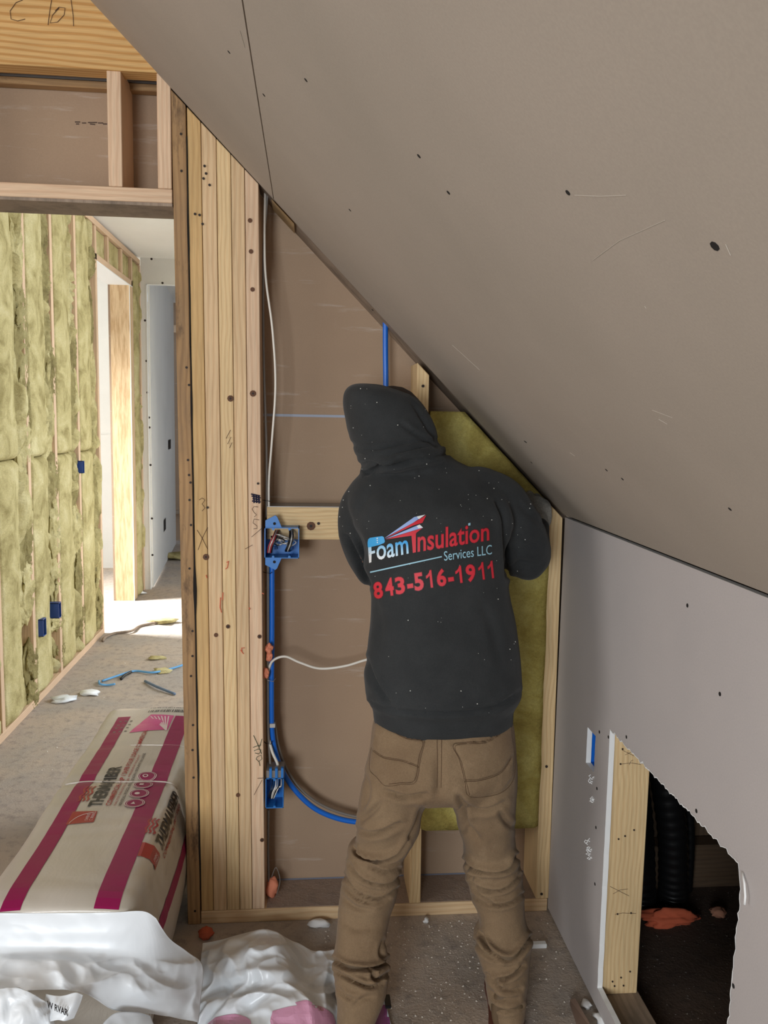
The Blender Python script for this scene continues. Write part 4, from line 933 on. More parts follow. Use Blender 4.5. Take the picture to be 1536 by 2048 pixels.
# empty wrapper heaped on the floor
hp_ = empty('plastic_wrapper', (0, 1.9, 0)); props(hp_, 'crumpled empty white plastic wrapper on the floor behind the left leg', 'plastic wrap')
def G(px, py, z): return P(px, py, z=z)
sheet('film', [[G(405, 1885, .02), G(440, 1878, .03), G(500, 1864, .05), G(545, 1862, .05), G(590, 1885, .02), G(640, 1905, .012), G(700, 1890, .02)],
               [G(402, 1920, .03), G(450, 1905, .07), G(520, 1892, .09), G(570, 1898, .08), G(620, 1925, .03), G(680, 1930, .03), G(720, 1920, .03)],
               [G(400, 1955, .02), G(450, 1945, .06), G(530, 1935, .09), G(580, 1940, .08), G(620, 1955, .04), G(690, 1958, .03), G(750, 1950, .01)],
               [G(398, 1990, .01), G(450, 1982, .03), G(530, 1975, .06), G(590, 1980, .06), G(640, 1985, .04), G(700, 1985, .02), G(770, 1990, .01)],
               [G(396, 2030, .01), G(450, 2018, .05), G(530, 2005, .07), G(600, 2010, .07), G(650, 2025, .05), G(710, 2020, .02), G(775, 2020, .01)],
               [G(394, 2100, .004), G(450, 2100, .03), G(530, 2090, .05), G(600, 2090, .05), G(650, 2090, .03), G(710, 2090, .01), G(790, 2080, .01)]], film, hp_, 170, 26, .030, 6.5, 3, floor=.002)
def drape(name, pts, m, parent, target, lift=.002):
    """a coloured print laid on film: small faceted patch dropped onto the mesh below"""
    dg = bpy.context.evaluated_depsgraph_get(); bvh = BVHTree.FromObject(target, dg)
    bm = bmesh.new()
    for poly in pts:
        bv = [bm.verts.new((a_, b2, 0)) for a_, b2 in [q[:2] for q in crom(list(poly) + [poly[0]], 5)[:-1]]]; bm.faces.new(bv)
    bmesh.ops.triangulate(bm, faces=bm.faces[:])
    for ax in (0, 1):
        vals = [v.co[ax] for v in bm.verts]; t = math.ceil(min(vals) / 6) * 6
        while t < max(vals):
            c = Vector((0, 0, 0)); c[ax] = t; nn = Vector((0, 0, 0)); nn[ax] = 1
            bmesh.ops.bisect_plane(bm, geom=bm.verts[:] + bm.edges[:] + bm.faces[:], plane_co=c, plane_no=nn); t += 6
    kill = []
    for v in bm.verts:
        r_ = (M @ Vector((v.co.x - CX, CY - v.co.y, -FPX))).normalized()
        h = bvh.ray_cast(CAM, r_)
        if h[0] is None: kill.append(v)
        else: v.co = h[0] - r_ * lift
    bmesh.ops.delete(bm, geom=kill, context='VERTS')
    me = bpy.data.meshes.new(name); bm.to_mesh(me); bm.free(); return link(name, me, m, parent)
fl = hp_.children[0]
faded = plain('faded_pink_print', srgb(206, 150, 178), .35); faded2 = plain('faded_purple_print', srgb(150, 84, 130), .35)
drape('print_patch', [[(545, 2022), (585, 2012), (630, 2010), (655, 2020), (668, 2035), (660, 2055), (550, 2055)], [(430, 2035), (470, 2028), (500, 2040), (490, 2060), (410, 2060)], [(590, 2005), (612, 2000), (625, 2008), (600, 2014)]], faded, hp_, fl)
drape('print_patch', [[(742, 2035), (765, 2010), (775, 2020), (778, 2060), (740, 2060)]], faded2, hp_, fl)
o = box('zip_clip', *(lambda p: (p.x - .007, p.x + .007, p.y - .02, p.y + .02, p.z, p.z + .008))(P(775, 2006, z=.03)), black_w, None, .001); props(o, 'small black clip on the wrapper beside the left trouser leg', 'clip')
# ------------------------------------------------------------ the man
import numpy as np
man = empty('person', (.33, 1.8, 0)); props(man, 'person in a charcoal hooded sweatshirt and brown work trousers, back turned, fitting a wool batt', 'person')
def ring_loft(rings, seg=44, ex=2.25, sub=3, cap=True):
    R2 = crom([tuple(map(float, r_)) for r_ in rings], sub); V, Fc = [], []
    for py, l, r_, yc, b in R2:
        a, c = P(l, py, y=yc), P(r_, py, y=yc); cx, hw, z = (a.x + c.x) / 2, abs(c.x - a.x) / 2, (a.z + c.z) / 2
        for k in range(seg):
            t = 2 * math.pi * k / seg; ct, st_ = math.cos(t), math.sin(t)
            V.append(Vector((cx + hw * math.copysign(abs(ct) ** (2 / ex), ct), yc + b * math.copysign(abs(st_) ** (2 / ex), st_), z)))
    n = len(R2)
    for i in range(n - 1):
        for k in range(seg): Fc.append((i * seg + k, (i + 1) * seg + k, (i + 1) * seg + (k + 1) % seg, i * seg + (k + 1) % seg))
    Fc.append(tuple(range(seg))); Fc.append(tuple((n - 1) * seg + k for k in range(seg))[::-1])
    return V, Fc
def limb(pts, seg=20, sub=6):
    """points (x, y, z, radius) -> smooth tapering tube with rounded ends"""
    q = crom([tuple(p) for p in pts], sub)
    d0 = (Vector(q[0][:3]) - Vector(q[1][:3])).normalized(); d1 = (Vector(q[-1][:3]) - Vector(q[-2][:3])).normalized()
    head = [tuple(Vector(q[0][:3]) + d0 * q[0][3] * math.sin(a)) + (q[0][3] * math.cos(a),) for a in (1.45, 1.1, .75, .4)]
    tail = [tuple(Vector(q[-1][:3]) + d1 * q[-1][3] * math.sin(a)) + (q[-1][3] * math.cos(a),) for a in (.4, .75, 1.1, 1.45)]
    q = head + q + tail
    return tube_data([p[:3] for p in q], [p[3] for p in q], seg)
def ball(c, r_, sq=(1, 1, 1), rot=None, n=20):
    V, Fc = [], []; m = n // 2
    for i in range(1, m):
        for k in range(n):
            t, f = math.pi * i / m, 2 * math.pi * k / n; v = Vector((math.sin(t) * math.cos(f) * sq[0], math.sin(t) * math.sin(f) * sq[1], math.cos(t) * sq[2])) * r_
            V.append(Vector(c) + (rot @ v if rot else v))
    for i in range(m - 2):
        for k in range(n): Fc.append((i * n + k, (i + 1) * n + k, (i + 1) * n + (k + 1) % n, i * n + (k + 1) % n))
    tp_, bt2 = Vector((0, 0, sq[2] * r_)), Vector((0, 0, -sq[2] * r_))
    V.append(Vector(c) + (rot @ tp_ if rot else tp_)); V.append(Vector(c) + (rot @ bt2 if rot else bt2)); L = len(V)
    for k in range(n): Fc.append((L - 2, k, (k + 1) % n)); Fc.append((L - 1, (m - 2) * n + (k + 1) % n, (m - 2) * n + k))
    return V, Fc
def fuse(name, parts, voxel, m, parent, smooth=4, cut=None):
    """melt closed shapes into one continuous surface"""
    me = bpy.data.meshes.new('raw'); VV = []; FF = []
    for d in parts:
        bm = bmesh.new(); vs = [bm.verts.new(v) for v in d[0]]
        for f in d[1]:
            try: bm.faces.new([vs[i] for i in f])
            except ValueError: pass
        bmesh.ops.recalc_face_normals(bm, faces=bm.faces); bm.verts.index_update()
        o_ = len(VV); VV += [tuple(v.co) for v in bm.verts]; FF += [tuple(v.index + o_ for v in f.verts) for f in bm.faces]; bm.free()
    me.from_pydata(VV, [], FF)
    ob = bpy.data.objects.new('raw', me); COL.objects.link(ob)
    r_ = ob.modifiers.new('r', 'REMESH'); r_.mode = 'VOXEL'; r_.voxel_size = voxel
    if smooth: s_ = ob.modifiers.new('s', 'SMOOTH'); s_.iterations = smooth; s_.factor = .6
    tmp = None
    if cut:
        cm = bpy.data.meshes.new('cut'); cm.from_pydata([tuple(v) for v in cut[0]], [], cut[1]); fix_normals(cm)
        tmp = bpy.data.objects.new('cut', cm); COL.objects.link(tmp)
        b_ = ob.modifiers.new('b', 'BOOLEAN'); b_.operation = 'DIFFERENCE'; b_.object = tmp; b_.solver = 'EXACT'
    dg = bpy.context.evaluated_depsgraph_get()
    out = bpy.data.meshes.new_from_object(ob.evaluated_get(dg)); bpy.data.objects.remove(ob)
    if tmp: bpy.data.objects.remove(tmp)
    out.name = name; out.materials.clear()
    return link(name, out, m, parent, True)
def arrays(me):
    n = len(me.vertices); co = np.empty(n * 3, 'f'); me.vertices.foreach_get('co', co); no = np.empty(n * 3, 'f'); me.vertices.foreach_get('normal', no)
    return co.reshape(-1, 3), no.reshape(-1, 3)
MN = np.array(M)
def to_px(co):
    c = (co - np.array([0, 0, H])) @ MN
    return CX - FPX * c[:, 0] / c[:, 2], CY + FPX * c[:, 1] / c[:, 2]
def pdist(px, py, pl, span=False):
    best = np.full(px.shape, 1e9); sgn = np.zeros(px.shape); tt = np.zeros(px.shape); L = len(pl) - 1
    for i in range(L):
        ax, ay = pl[i]; bx, by = pl[i + 1]; dx, dy = bx - ax, by - ay; l2 = dx * dx + dy * dy + 1e-9
        t = np.clip(((px - ax) * dx + (py - ay) * dy) / l2, 0, 1); ex, ey = px - ax - t * dx, py - ay - t * dy
        d = np.hypot(ex, ey); k = d < best; best[k] = d[k]; sgn[k] = np.sign(dx * ey - dy * ex)[k]; tt[k] = ((i + t) / L)[k]
    return best, sgn, tt
def creases(me, lines, extra=None, gain=1.):
    co, no = arrays(me); px, py = to_px(co); back = np.clip((.35 - no[:, 1]) / .35, 0, 1); disp = np.zeros(len(co))
    for pts, dep, wd in lines:
        pl = crom([tuple(map(float, p)) for p in pts], 4); d, s, t = pdist(px, py, pl); env = np.sin(np.pi * np.clip(t, .04, .96)) ** .5
        x = d * s / wd
        disp += env * dep * (-1.25 * np.exp(-x * x) + .65 * np.exp(-((x + 2.1) / 1.4) ** 2) + .35 * np.exp(-((x - 2.1) / 1.5) ** 2))
    disp *= back * gain
    if extra is not None: disp = disp + extra(co, no, px, py, back)
    co = co + no * disp[:, None]; me.vertices.foreach_set('co', co.astype('f').ravel()); me.update()
def smooth_noise(co, f, amp, seed):
    return np.array([noise.noise(Vector((c[0] * f + seed, c[1] * f, c[2] * f * .8))) for c in co]) * amp
def inpoly(px, py, poly):
    r_ = np.zeros(px.shape, bool); n = len(poly)
    for i in range(n):
        (x1, y1), (x2, y2) = poly[i], poly[(i + 1) % n]
        c = ((y1 > py) != (y2 > py)) & (px < (x2 - x1) * (py - y1) / (y2 - y1 + 1e-9) + x1); r_ ^= c
    return r_
T5 = lambda p: (640 + p[0] / 2.767, 740 + p[1] / 2.767)
T6 = lambda p: (620 + p[0] / 2.844, 1400 + p[1] / 2.844)
# head direction: bowed and turned to the wall's left
fd = Vector((-.42, .86, -.28)).normalized(); hr = fd.cross(Vector((0, 0, 1))).normalized(); hu = hr.cross(fd)
HR = Matrix((hr, fd, hu)).transposed()
hc = P(783, 862, y=2.0) + Vector((0, 0, .0))
# --- sweatshirt
torso = [(1450, 752, 1020, 1.835, .105), (1440, 748, 1023, 1.835, .118), (1424, 746, 1024, 1.835, .122), (1410, 744, 1027, 1.838, .122), (1395, 734, 1037, 1.84, .132), (1375, 731, 1041, 1.842, .138), (1318, 733, 1039, 1.845, .135), (1246, 739, 1028, 1.855, .130),
         (1174, 739, 1015, 1.87, .130), (1105, 728, 1011, 1.89, .132), (1050, 708, 1014, 1.91, .132), (1010, 695, 1016, 1.93, .128), (980, 698, 1004, 1.95, .118), (955, 716, 978, 1.965, .108), (935, 738, 945, 1.98, .098), (915, 755, 905, 1.99, .088), (895, 765, 885, 2.0, .08)]
hood = [(769, 712, 742, 2.0, .03), (772, 702, 766, 2.0, .06), (781, 691, 799, 2.0, .09), (797, 686, 832, 2.0, .108), (818, 686, 850, 2.0, .118), (840, 690, 863, 1.995, .123), (862, 694, 869, 1.99, .123), (885, 702, 873, 1.985, .120), (898, 706, 884, 1.97, .124), (908, 711, 892, 1.965, .126), (920, 716, 893, 1.968, .120), (934, 723, 880, 1.975, .108), (946, 730, 850, 1.985, .09), (953, 734, 800, 1.99, .07)]
def pt(px, py, y, r_): q = P(px, py, y=y); return (q.x, q.y, q.z, r_)
armR = [pt(958, 985, 1.955, .066), pt(1000, 1004, 1.96, .066), pt(1033, 1046, 1.965, .060), pt(1054, 1086, 1.985, .057), pt(1062, 1110, 2.01, .052)]
forR = [pt(1060, 1110, 2.0, .052), pt(1066, 1085, 2.06, .043), pt(1074, 1060, 2.105, .034)]
armL = [pt(745, 1000, 1.95, .062), pt(727, 1022, 1.965, .058), pt(722, 1060, 1.985, .055), pt(733, 1105, 2.02, .052), pt(752, 1140, 2.05, .045)]
forL = [pt(748, 1132, 2.045, .046), pt(795, 1100, 2.085, .040), pt(845, 1070, 2.115, .032)]
sleeveflare = [pt(1010, 1100, 1.98, .045), pt(1055, 1122, 2.0, .047)]
cav = ball(hc + fd * .095, 1, (.066, .11, .098), HR, 28)
hs = fuse('sweatshirt', [ring_loft(torso), ring_loft(hood), limb(armR), limb(forR), limb(armL), limb(forL), limb(sleeveflare)], .0062, fleece, man, 7, cav)
E5 = [([(262, 560), (300, 536), (370, 520), (450, 516), (560, 500), (660, 470), (730, 455)], .007, 3.6), ([(215, 470), (330, 470), (450, 450), (560, 430), (650, 425)], .004, 3.6), ([(250, 560), (330, 500), (400, 470)], .003, 3.4), ([(145, 395), (250, 440), (380, 428), (500, 398), (640, 395)], .004, 3.6), ([(230, 520), (300, 505), (400, 522), (520, 490), (660, 450)], .0055, 4.0), ([(440, 290), (520, 350), (600, 400), (660, 430)], .004, 3.6),
      ([(500, 165), (560, 260), (610, 350), (645, 410)], .004, 4), ([(262, 578), (310, 545), (370, 515), (440, 528)], .009, 4.0), ([(330, 520), (420, 500), (520, 470), (640, 440)], .004, 3.4),
      ([(985, 720), (1015, 820), (1025, 950), (1030, 1050), (1036, 1140)], .010, 4.6), ([(150, 915), (190, 1000), (235, 1095), (272, 1185)], .010, 4.6), ([(200, 880), (235, 960), (262, 1060)], .003, 5),
      ([(262, 1600), (295, 1700), (345, 1790), (405, 1872)], .007, 4.5), ([(285, 1838), (400, 1880), (600, 1900), (800, 1895), (950, 1868), (1065, 1822)], .006, 3.6),
      ([(940, 1880), (1020, 1838), (1105, 1780)], .004, 4.5), ([(580, 1780), (700, 1770), (860, 1790)], .002, 8), ([(420, 1500), (560, 1560), (700, 1560)], .0015, 12), ([(1030, 1100), (1110, 1060), (1200, 1080)], .003, 6), ([(1060, 900), (1130, 960), (1210, 980)], .0025, 7),
      ([(1100, 740), (1160, 800), (1230, 850)], .003, 5), ([(880, 640), (960, 700), (1010, 790)], .002, 9), ([(330, 640), (250, 720), (190, 840)], .002, 9), ([(900, 1300), (960, 1450), (990, 1620)], .002, 10), ([(300, 1250), (330, 1400), (320, 1520)], .002, 10)]
creases(hs.data, [([T5(p) for p in l], d, w_) for l, d, w_ in E5], lambda co, no, px, py, b: smooth_noise(co, 7, .004, 2) + smooth_noise(co, 19, .002, 5), 1.5)
# --- trousers
pelvis = [(1425, 753, 1019, 1.835, .10), (1445, 747, 1024, 1.83, .112), (1470, 743, 1027, 1.825, .116), (1500, 739, 1030, 1.82, .121), (1530, 733, 1031, 1.82, .122), (1558, 728, 1030, 1.82, .115), (1578, 725, 1030, 1.825, .100)]
legL = [(1520, 738, 884, 1.825, .110), (1560, 728, 878, 1.825, .108), (1597, 722, 852, 1.83, .098), (1629, 717, 842, 1.835, .09), (1660, 715, 834, 1.845, .086), (1688, 712, 820, 1.85, .083), (1698, 697, 812, 1.85, .088), (1712, 694, 806, 1.852, .088), (1752, 689, 797, 1.852, .082), (1787, 683, 792, 1.84, .080), (1798, 681, 789, 1.84, .078), (1822, 678, 780, 1.82, .074), (1857, 674, 773, 1.80, .071), (1892, 671, 769, 1.78, .069), (1912, 668, 770, 1.77, .069), (1922, 667, 776, 1.765, .073), (1963, 669, 775, 1.745, .072), (1998, 673, 764, 1.735, .068), (2048, 674, 743, 1.725, .062), (2080, 677, 739, 1.72, .06)]
legR = [(1520, 876, 1031, 1.825, .110), (1560, 882, 1030, 1.825, .108), (1597, 899, 1028, 1.83, .098), (1629, 914, 1027, 1.835, .09), (1660, 920, 1026, 1.845, .086), (1692, 927, 1029, 1.855, .083), (1718, 928, 1033, 1.86, .084), (1730, 930, 1038, 1.862, .086), (1752, 936, 1041, 1.86, .084), (1787, 944, 1044, 1.85, .080), (1800, 945, 1045, 1.845, .078), (1822, 954, 1046, 1.835, .074), (1850, 960, 1053, 1.82, .072), (1868, 950, 1061, 1.81, .074), (1885, 949, 1060, 1.805, .074), (1920, 958, 1057, 1.79, .070), (1948, 970, 1054, 1.78, .068), (1980, 975, 1050, 1.77, .064), (2015, 981, 1047, 1.76, .060), (2026, 984, 1045, 1.757, .057)]
tr = fuse('trousers', [ring_loft(pelvis), ring_loft(legL, 36), ring_loft(legR, 36)], .0044, canvas, man, 5)
E6 = [([(262, 850), (275, 880), (330, 905), (420, 902), (500, 868), (548, 815)], .013, 3.6), ([(340, 950), (420, 975), (505, 955)], .007, 3.2), ([(225, 930), (280, 1000), (360, 1038), (450, 1038), (505, 1005)], .009, 3.2), ([(200, 1000), (260, 1080), (350, 1122), (430, 1112), (485, 1070)], .008, 3.4), ([(205, 1060), (280, 1132), (360, 1155), (440, 1130)], .006, 3.4), ([(190, 1120), (260, 1180), (350, 1190)], .003, 5),
      ([(280, 735), (340, 760), (420, 745), (510, 705)], .006, 5), ([(290, 690), (350, 640), (400, 590)], .004, 5), ([(430, 520), (540, 552), (660, 540)], .006, 5), ([(310, 420), (330, 520), (300, 640)], .003, 6), ([(560, 800), (600, 720), (640, 620)], .004, 5),
      ([(142, 1480), (210, 1520), (320, 1532), (400, 1512), (440, 1480)], .012, 3.6), ([(150, 1545), (250, 1600), (340, 1632), (405, 1610)], .008, 3.4), ([(350, 1540), (372, 1592), (440, 1555)], .009, 3.2), ([(160, 1640), (200, 1685), (260, 1705)], .004, 4), ([(420, 1370), (400, 1440), (440, 1500)], .005, 3.6), ([(250, 1740), (300, 1700), (350, 1690)], .003, 5), ([(180, 1250), (260, 1300), (380, 1290)], .002, 8),
      ([(880, 915), (950, 962), (1060, 972), (1130, 950), (1172, 890)], .013, 3.6), ([(905, 985), (950, 1048), (1040, 1082), (1120, 1062), (1188, 1000)], .010, 3.2), ([(920, 1040), (980, 1112), (1060, 1162), (1140, 1152), (1205, 1105)], .007, 3.4), ([(930, 1115), (1000, 1160), (1080, 1172)], .005, 3.6), ([(895, 930), (910, 980), (960, 1010)], .006, 3.6),
      ([(855, 560), (930, 622), (1020, 628), (1110, 590)], .005, 5), ([(1080, 640), (1120, 700), (1155, 720)], .004, 5), ([(870, 640), (910, 730), (960, 790)], .004, 6), ([(840, 540), (880, 640), (880, 740)], .004, 5),
      ([(980, 1330), (1015, 1420), (1100, 1472), (1180, 1455), (1255, 1350)], .012, 3.6), ([(930, 1370), (1000, 1445), (1080, 1490)], .007, 3.4), ([(1050, 1592), (1140, 1572), (1215, 1510)], .009, 3.4), ([(1005, 1560), (1060, 1612), (1120, 1652), (1195, 1640)], .008, 3.4), ([(1040, 1738), (1120, 1768), (1205, 1742)], .006, 3.4), ([(1030, 1660), (1080, 1700), (1180, 1700)], .004, 4)]
pockL = [(375, 118), (450, 165), (560, 212), (648, 228), (628, 330), (602, 465), (520, 480), (430, 488), (380, 440), (338, 388), (350, 260)]
pockR = [(1140, 135), (1080, 190), (1000, 235), (820, 250), (850, 340), (880, 460), (900, 545), (1000, 550), (1100, 520), (1160, 440), (1165, 280)]
pb = [(355, 280), (420, 322), (520, 340), (600, 368), (618, 378)]; pb2 = [(880, 462), (960, 460), (1060, 430), (1110, 390), (1150, 320)]
def pockets(co, no, px, py, b):
    d = np.zeros(len(co))
    for pk_ in (pockL, pockR):
        pl = [T6(p) for p in pk_]; ins = inpoly(px, py, pl); dd, _, _ = pdist(px, py, pl + [pl[0]]); d += b * np.where(ins, .0032 * np.clip(dd / 4, 0, 1), 0)
        top, _, _ = pdist(px, py, [T6(p) for p in (pk_[:4])]); d -= b * np.where(~ins, .005 * np.exp(-(top / 3.0) ** 2), 0)
    for l_ in (pb, pb2): dd, s, _ = pdist(px, py, [T6(p) for p in l_]); d -= b * .004 * np.exp(-(dd / 2.8) ** 2)
    mid, _, _ = pdist(px, py, [T6(p) for p in [(733, 190), (733, 510)]]); d -= b * .009 * np.exp(-(mid / 9) ** 2) * np.clip((py - 1490) / 60, 0, 1)
    return d + smooth_noise(co, 9, .0028, 8) + smooth_noise(co, 26, .0014, 3)
creases(tr.data, [([T6(p) for p in l], d, w_) for l, d, w_ in E6], pockets, 2.1)
def on_surface(name, obj, lines, r_, m, parent, lift=.0004, step=3.0):
    bvh = BVHTree.FromPolygons([v.co for v in obj.data.vertices], [tuple(p.vertices) for p in obj.data.polygons]); parts = []
    for ln in lines:
        pl = crom([tuple(map(float, p)) for p in ln], 5); pts = []
        for i in range(len(pl) - 1):
            n = max(1, int(math.dist(pl[i], pl[i + 1]) / step))
            for k in range(n):
                x, y = pl[i][0] + (pl[i + 1][0] - pl[i][0]) * k / n, pl[i][1] + (pl[i + 1][1] - pl[i][1]) * k / n
                rr = (M @ Vector((x - CX, CY - y, -FPX))).normalized(); h = bvh.ray_cast(CAM, rr)
                if h[0] is not None: pts.append(h[0] - rr * lift)
                elif len(pts) > 2: parts.append(tube_data(pts, r_, 4)); pts = []
                else: pts = []
        if len(pts) > 2: parts.append(tube_data(pts, r_, 4))
    if not parts: return None
    V, Fc = join_data(parts); return meshob(name, V, Fc, m, parent)
for nm, ls in (('pocket_seam', [pockL, [(p[0] - (8 if p[0] > 500 else -8), p[1] + (9 if p[1] < 300 else -9)) for p in pockL[:8]]]), ('pocket_seam', [pockR, [(p[0] + (10 if p[0] < 950 else -4), p[1] + 9) for p in pockR[:7]]]),
               ('seat_seam', [[(722, 185), (724, 350), (722, 510)], [(748, 185), (748, 350), (745, 510)]]), ('yoke_seam', [[(520, 118), (600, 155), (700, 182), (760, 188), (900, 182), (1020, 150), (1135, 88)], [(560, 165), (700, 198), (760, 204), (900, 200), (1040, 165), (1135, 120)]]),
               ('pocket_stitching', [pb, [(p[0], p[1] + 8) for p in pb]]), ('pocket_stitching', [pb2, [(p[0], p[1] - 9) for p in pb2]])):
    on_surface(nm, tr, [[T6(p) for p in l] for l in ls], .0007, stitch_m, tr)
# lint on the sweatshirt
random.seed(5); bvh = BVHTree.FromPolygons([v.co for v in hs.data.vertices], [tuple(p.vertices) for p in hs.data.polygons]); parts = []
spots = [(160, 673), (278, 640), (125, 760), (168, 903), (548, 588), (590, 520), (962, 656), (1165, 742), (1160, 765), (1135, 938), (1092, 1112), (1080, 1504), (1050, 1545), (780, 1776), (870, 1848), (500, 1775), (960, 545), (835, 520), (225, 104), (315, 180), (430, 305), (185, 320), (250, 490), (488, 1385), (985, 1268), (925, 712), (950, 830), (130, 720), (110, 812), (880, 558)]
for k in range(120):
    if k < len(spots): x, y = T5(spots[k]); s_ = .0012
    else:
        x, y = T5((random.uniform(110, 1250), random.choice([random.uniform(90, 900), random.uniform(90, 1900)]))); s_ = random.choice([.0004, .0006])
    rr = (M @ Vector((x - CX, CY - y, -FPX))).normalized(); h = bvh.ray_cast(CAM, rr)
    if h[0] is not None and h[1].dot(rr) < -.2: parts.append(disc_data(h[0], h[1], s_, 5, .0012))
V, Fc = join_data(parts); props(meshob('lint', V, Fc, lint_m, hs), kind='stuff')
# printing on the back
S5 = 5.297; TT = lambda x, y: (720 + x / S5, 1010 + y / S5)
def vinyl(name, shapes, m, lift=.0012, cut=5.0):
    bm = bmesh.new()
    for vs, fs in shapes:
        bv = [bm.verts.new((a_, b2, 0)) for a_, b2 in vs]
        for f in fs:
            try: bm.faces.new([bv[i] for i in f])
            except ValueError: pass
    for ax in (0, 1):
        vals = [v.co[ax] for v in bm.verts]; t = math.ceil(min(vals) / cut) * cut; hi = max(vals)
        while t < hi:
            c = Vector((0, 0, 0)); c[ax] = t; nn = Vector((0, 0, 0)); nn[ax] = 1
            bmesh.ops.bisect_plane(bm, geom=bm.verts[:] + bm.edges[:] + bm.faces[:], plane_co=c, plane_no=nn); t += cut
    for v in bm.verts:
        rr = (M @ Vector((v.co.x - CX, CY - v.co.y, -FPX))).normalized(); h = bvh.ray_cast(CAM, rr)
        v.co = (h[0] if h[0] is not None else P(v.co.x, v.co.y, y=1.8)) - rr * lift
    bm.normal_update(); me = bpy.data.meshes.new(name); bm.to_mesh(me); bm.free(); return link(name, me, m, hs)
def quadtext(txt, BL, BR, TL, TR, off=.0, sp=1.):
    vs, fs = text2d(txt, off, sp); out = []
    for u, v in vs:
        x = (BL[0] * (1 - u) + BR[0] * u) * (1 - v) + (TL[0] * (1 - u) + TR[0] * u) * v; y = (BL[1] * (1 - u) + BR[1] * u) * (1 - v) + (TL[1] * (1 - u) + TR[1] * u) * v
        out.append(TT(x, y))
    return out, fs
poly = lambda pts: ([TT(*p) for p in pts], [tuple(range(len(pts)))])
grad, nt, b = mat('blue_white_vinyl')
tcg = N(nt, 'ShaderNodeTexCoord'); sx_ = N(nt, 'ShaderNodeSeparateXYZ'); nt.links.new(tcg.outputs['Object'], sx_.inputs[0])
za, zb_ = P(780, 1122, y=1.78).z, P(780, 1078, y=1.78).z
mr = N(nt, 'ShaderNodeMapRange'); mr.inputs[1].default_value = za; mr.inputs[2].default_value = zb_; nt.links.new(sx_.outputs[2], mr.inputs[0])
nt.links.new(ramp(nt, mr.outputs[0], [(0, srgb(236, 240, 242)), (.45, srgb(160, 205, 232)), (.8, srgb(48, 156, 220))]), b.inputs['Base Color']); b.inputs['Roughness'].default_value = .5
vinyl('lettering', [quadtext('oam', (178, 588), (516, 516), (172, 438), (508, 368), .012)], grad)
vinyl('lettering', [poly([(82, 400), (108, 395), (120, 440), (122, 490), (158, 480), (160, 508), (122, 520), (120, 606), (97, 614), (90, 520)])], grad)
vinyl('roller_emblem', [poly([(80, 400), (86, 365), (105, 348), (170, 338), (235, 330), (252, 340), (264, 385), (256, 402), (200, 425), (92, 450), (82, 440)])], hood_b, .0016)
vinyl('roller_window', [poly([(176, 348), (188, 347), (188, 358), (176, 359)]), poly([(178, 370), (188, 369), (188, 381), (178, 382)]), poly([(178, 393), (190, 391), (190, 402), (180, 404)])], hood_w, .0022)
vinyl('dark_outline', [quadtext('nsulation', (606, 504), (1374, 380), (606, 264), (1374, 172), .03)], hood_dred, .0009)
ONE = [(.55, 0), (.86, 0), (.86, 1), (.62, 1), (.50, .86), (.30, .77), (.06, .71), (.06, .55), (.34, .61), (.55, .71)]
def digit(c, x0, y0, x1, y1, g=0):
    x0 -= g; y0 -= g; x1 += g; y1 += g; w_, s5 = x1 - x0, .1 * (y1 - y0); sl = .165 * (w_ - s5)
    BL, BR, TL, TR = (x0 + s5, y1), (x1, y1 - sl), (x0, y0 + sl), (x1 - s5, y0)
    if c == '-': return poly([BL, BR, TR, TL])
    if c == '1':
        o = []
        for u, v in ONE: o.append(((BL[0] * (1 - u) + BR[0] * u) * (1 - v) + (TL[0] * (1 - u) + TR[0] * u) * v, (BL[1] * (1 - u) + BR[1] * u) * (1 - v) + (TL[1] * (1 - u) + TR[1] * u) * v))
        return poly(o)
    return quadtext(c, BL, BR, TL, TR, .03 + g * .003)
PHONE = [('8', 135, 808, 248, 998), ('4', 258, 768, 364, 968), ('3', 366, 755, 482, 950), ('-', 500, 832, 564, 884), ('5', 565, 712, 680, 912), ('1', 690, 688, 784, 882), ('6', 804, 668, 920, 868), ('-', 933, 762, 995, 812), ('1', 1000, 642, 1098, 832), ('9', 1114, 622, 1232, 822), ('1', 1244, 604, 1332, 796), ('1', 1342, 590, 1430, 782)]
vinyl('dark_outline', [digit(*p_, 7) for p_ in PHONE], hood_dred, .0009)['kind'] = 'stuff'
vinyl('lettering', [quadtext('nsulation', (612, 499), (1368, 376), (612, 270), (1368, 180), .012), poly([(545, 312), (592, 300), (592, 500), (560, 508)])], hood_red)
vinyl('blue_dot', [poly([(1146, 194), (1170, 188), (1170, 215), (1147, 219)])], hood_lb, .002)
vinyl('lettering', [quadtext('Services LLC', (892, 592), (1398, 522), (888, 492), (1396, 420), .0)], hood_lb)
vinyl('rule_line', [poly([(105, 706), (866, 541), (868, 553), (107, 720)])], hood_lb)
for p_ in PHONE: vinyl('lettering', [digit(*p_)], hood_red, .0014)
vinyl('pale_stripe', [poly([(258, 352), (575, 127), (692, 102), (560, 190)]), poly([(268, 360), (560, 236), (632, 207), (668, 240), (560, 272)])], hood_lil, .0014)
vinyl('white_tip', [poly([(600, 122), (692, 102), (625, 150)]), poly([(600, 222), (632, 207), (668, 240), (620, 248)])], hood_w, .002)
vinyl('red_stripe', [poly([(262, 357), (560, 191), (702, 108), (662, 188), (560, 218)]), poly([(274, 364), (560, 274), (662, 244), (600, 292), (592, 305), (545, 325)])], hood_red, .0014)
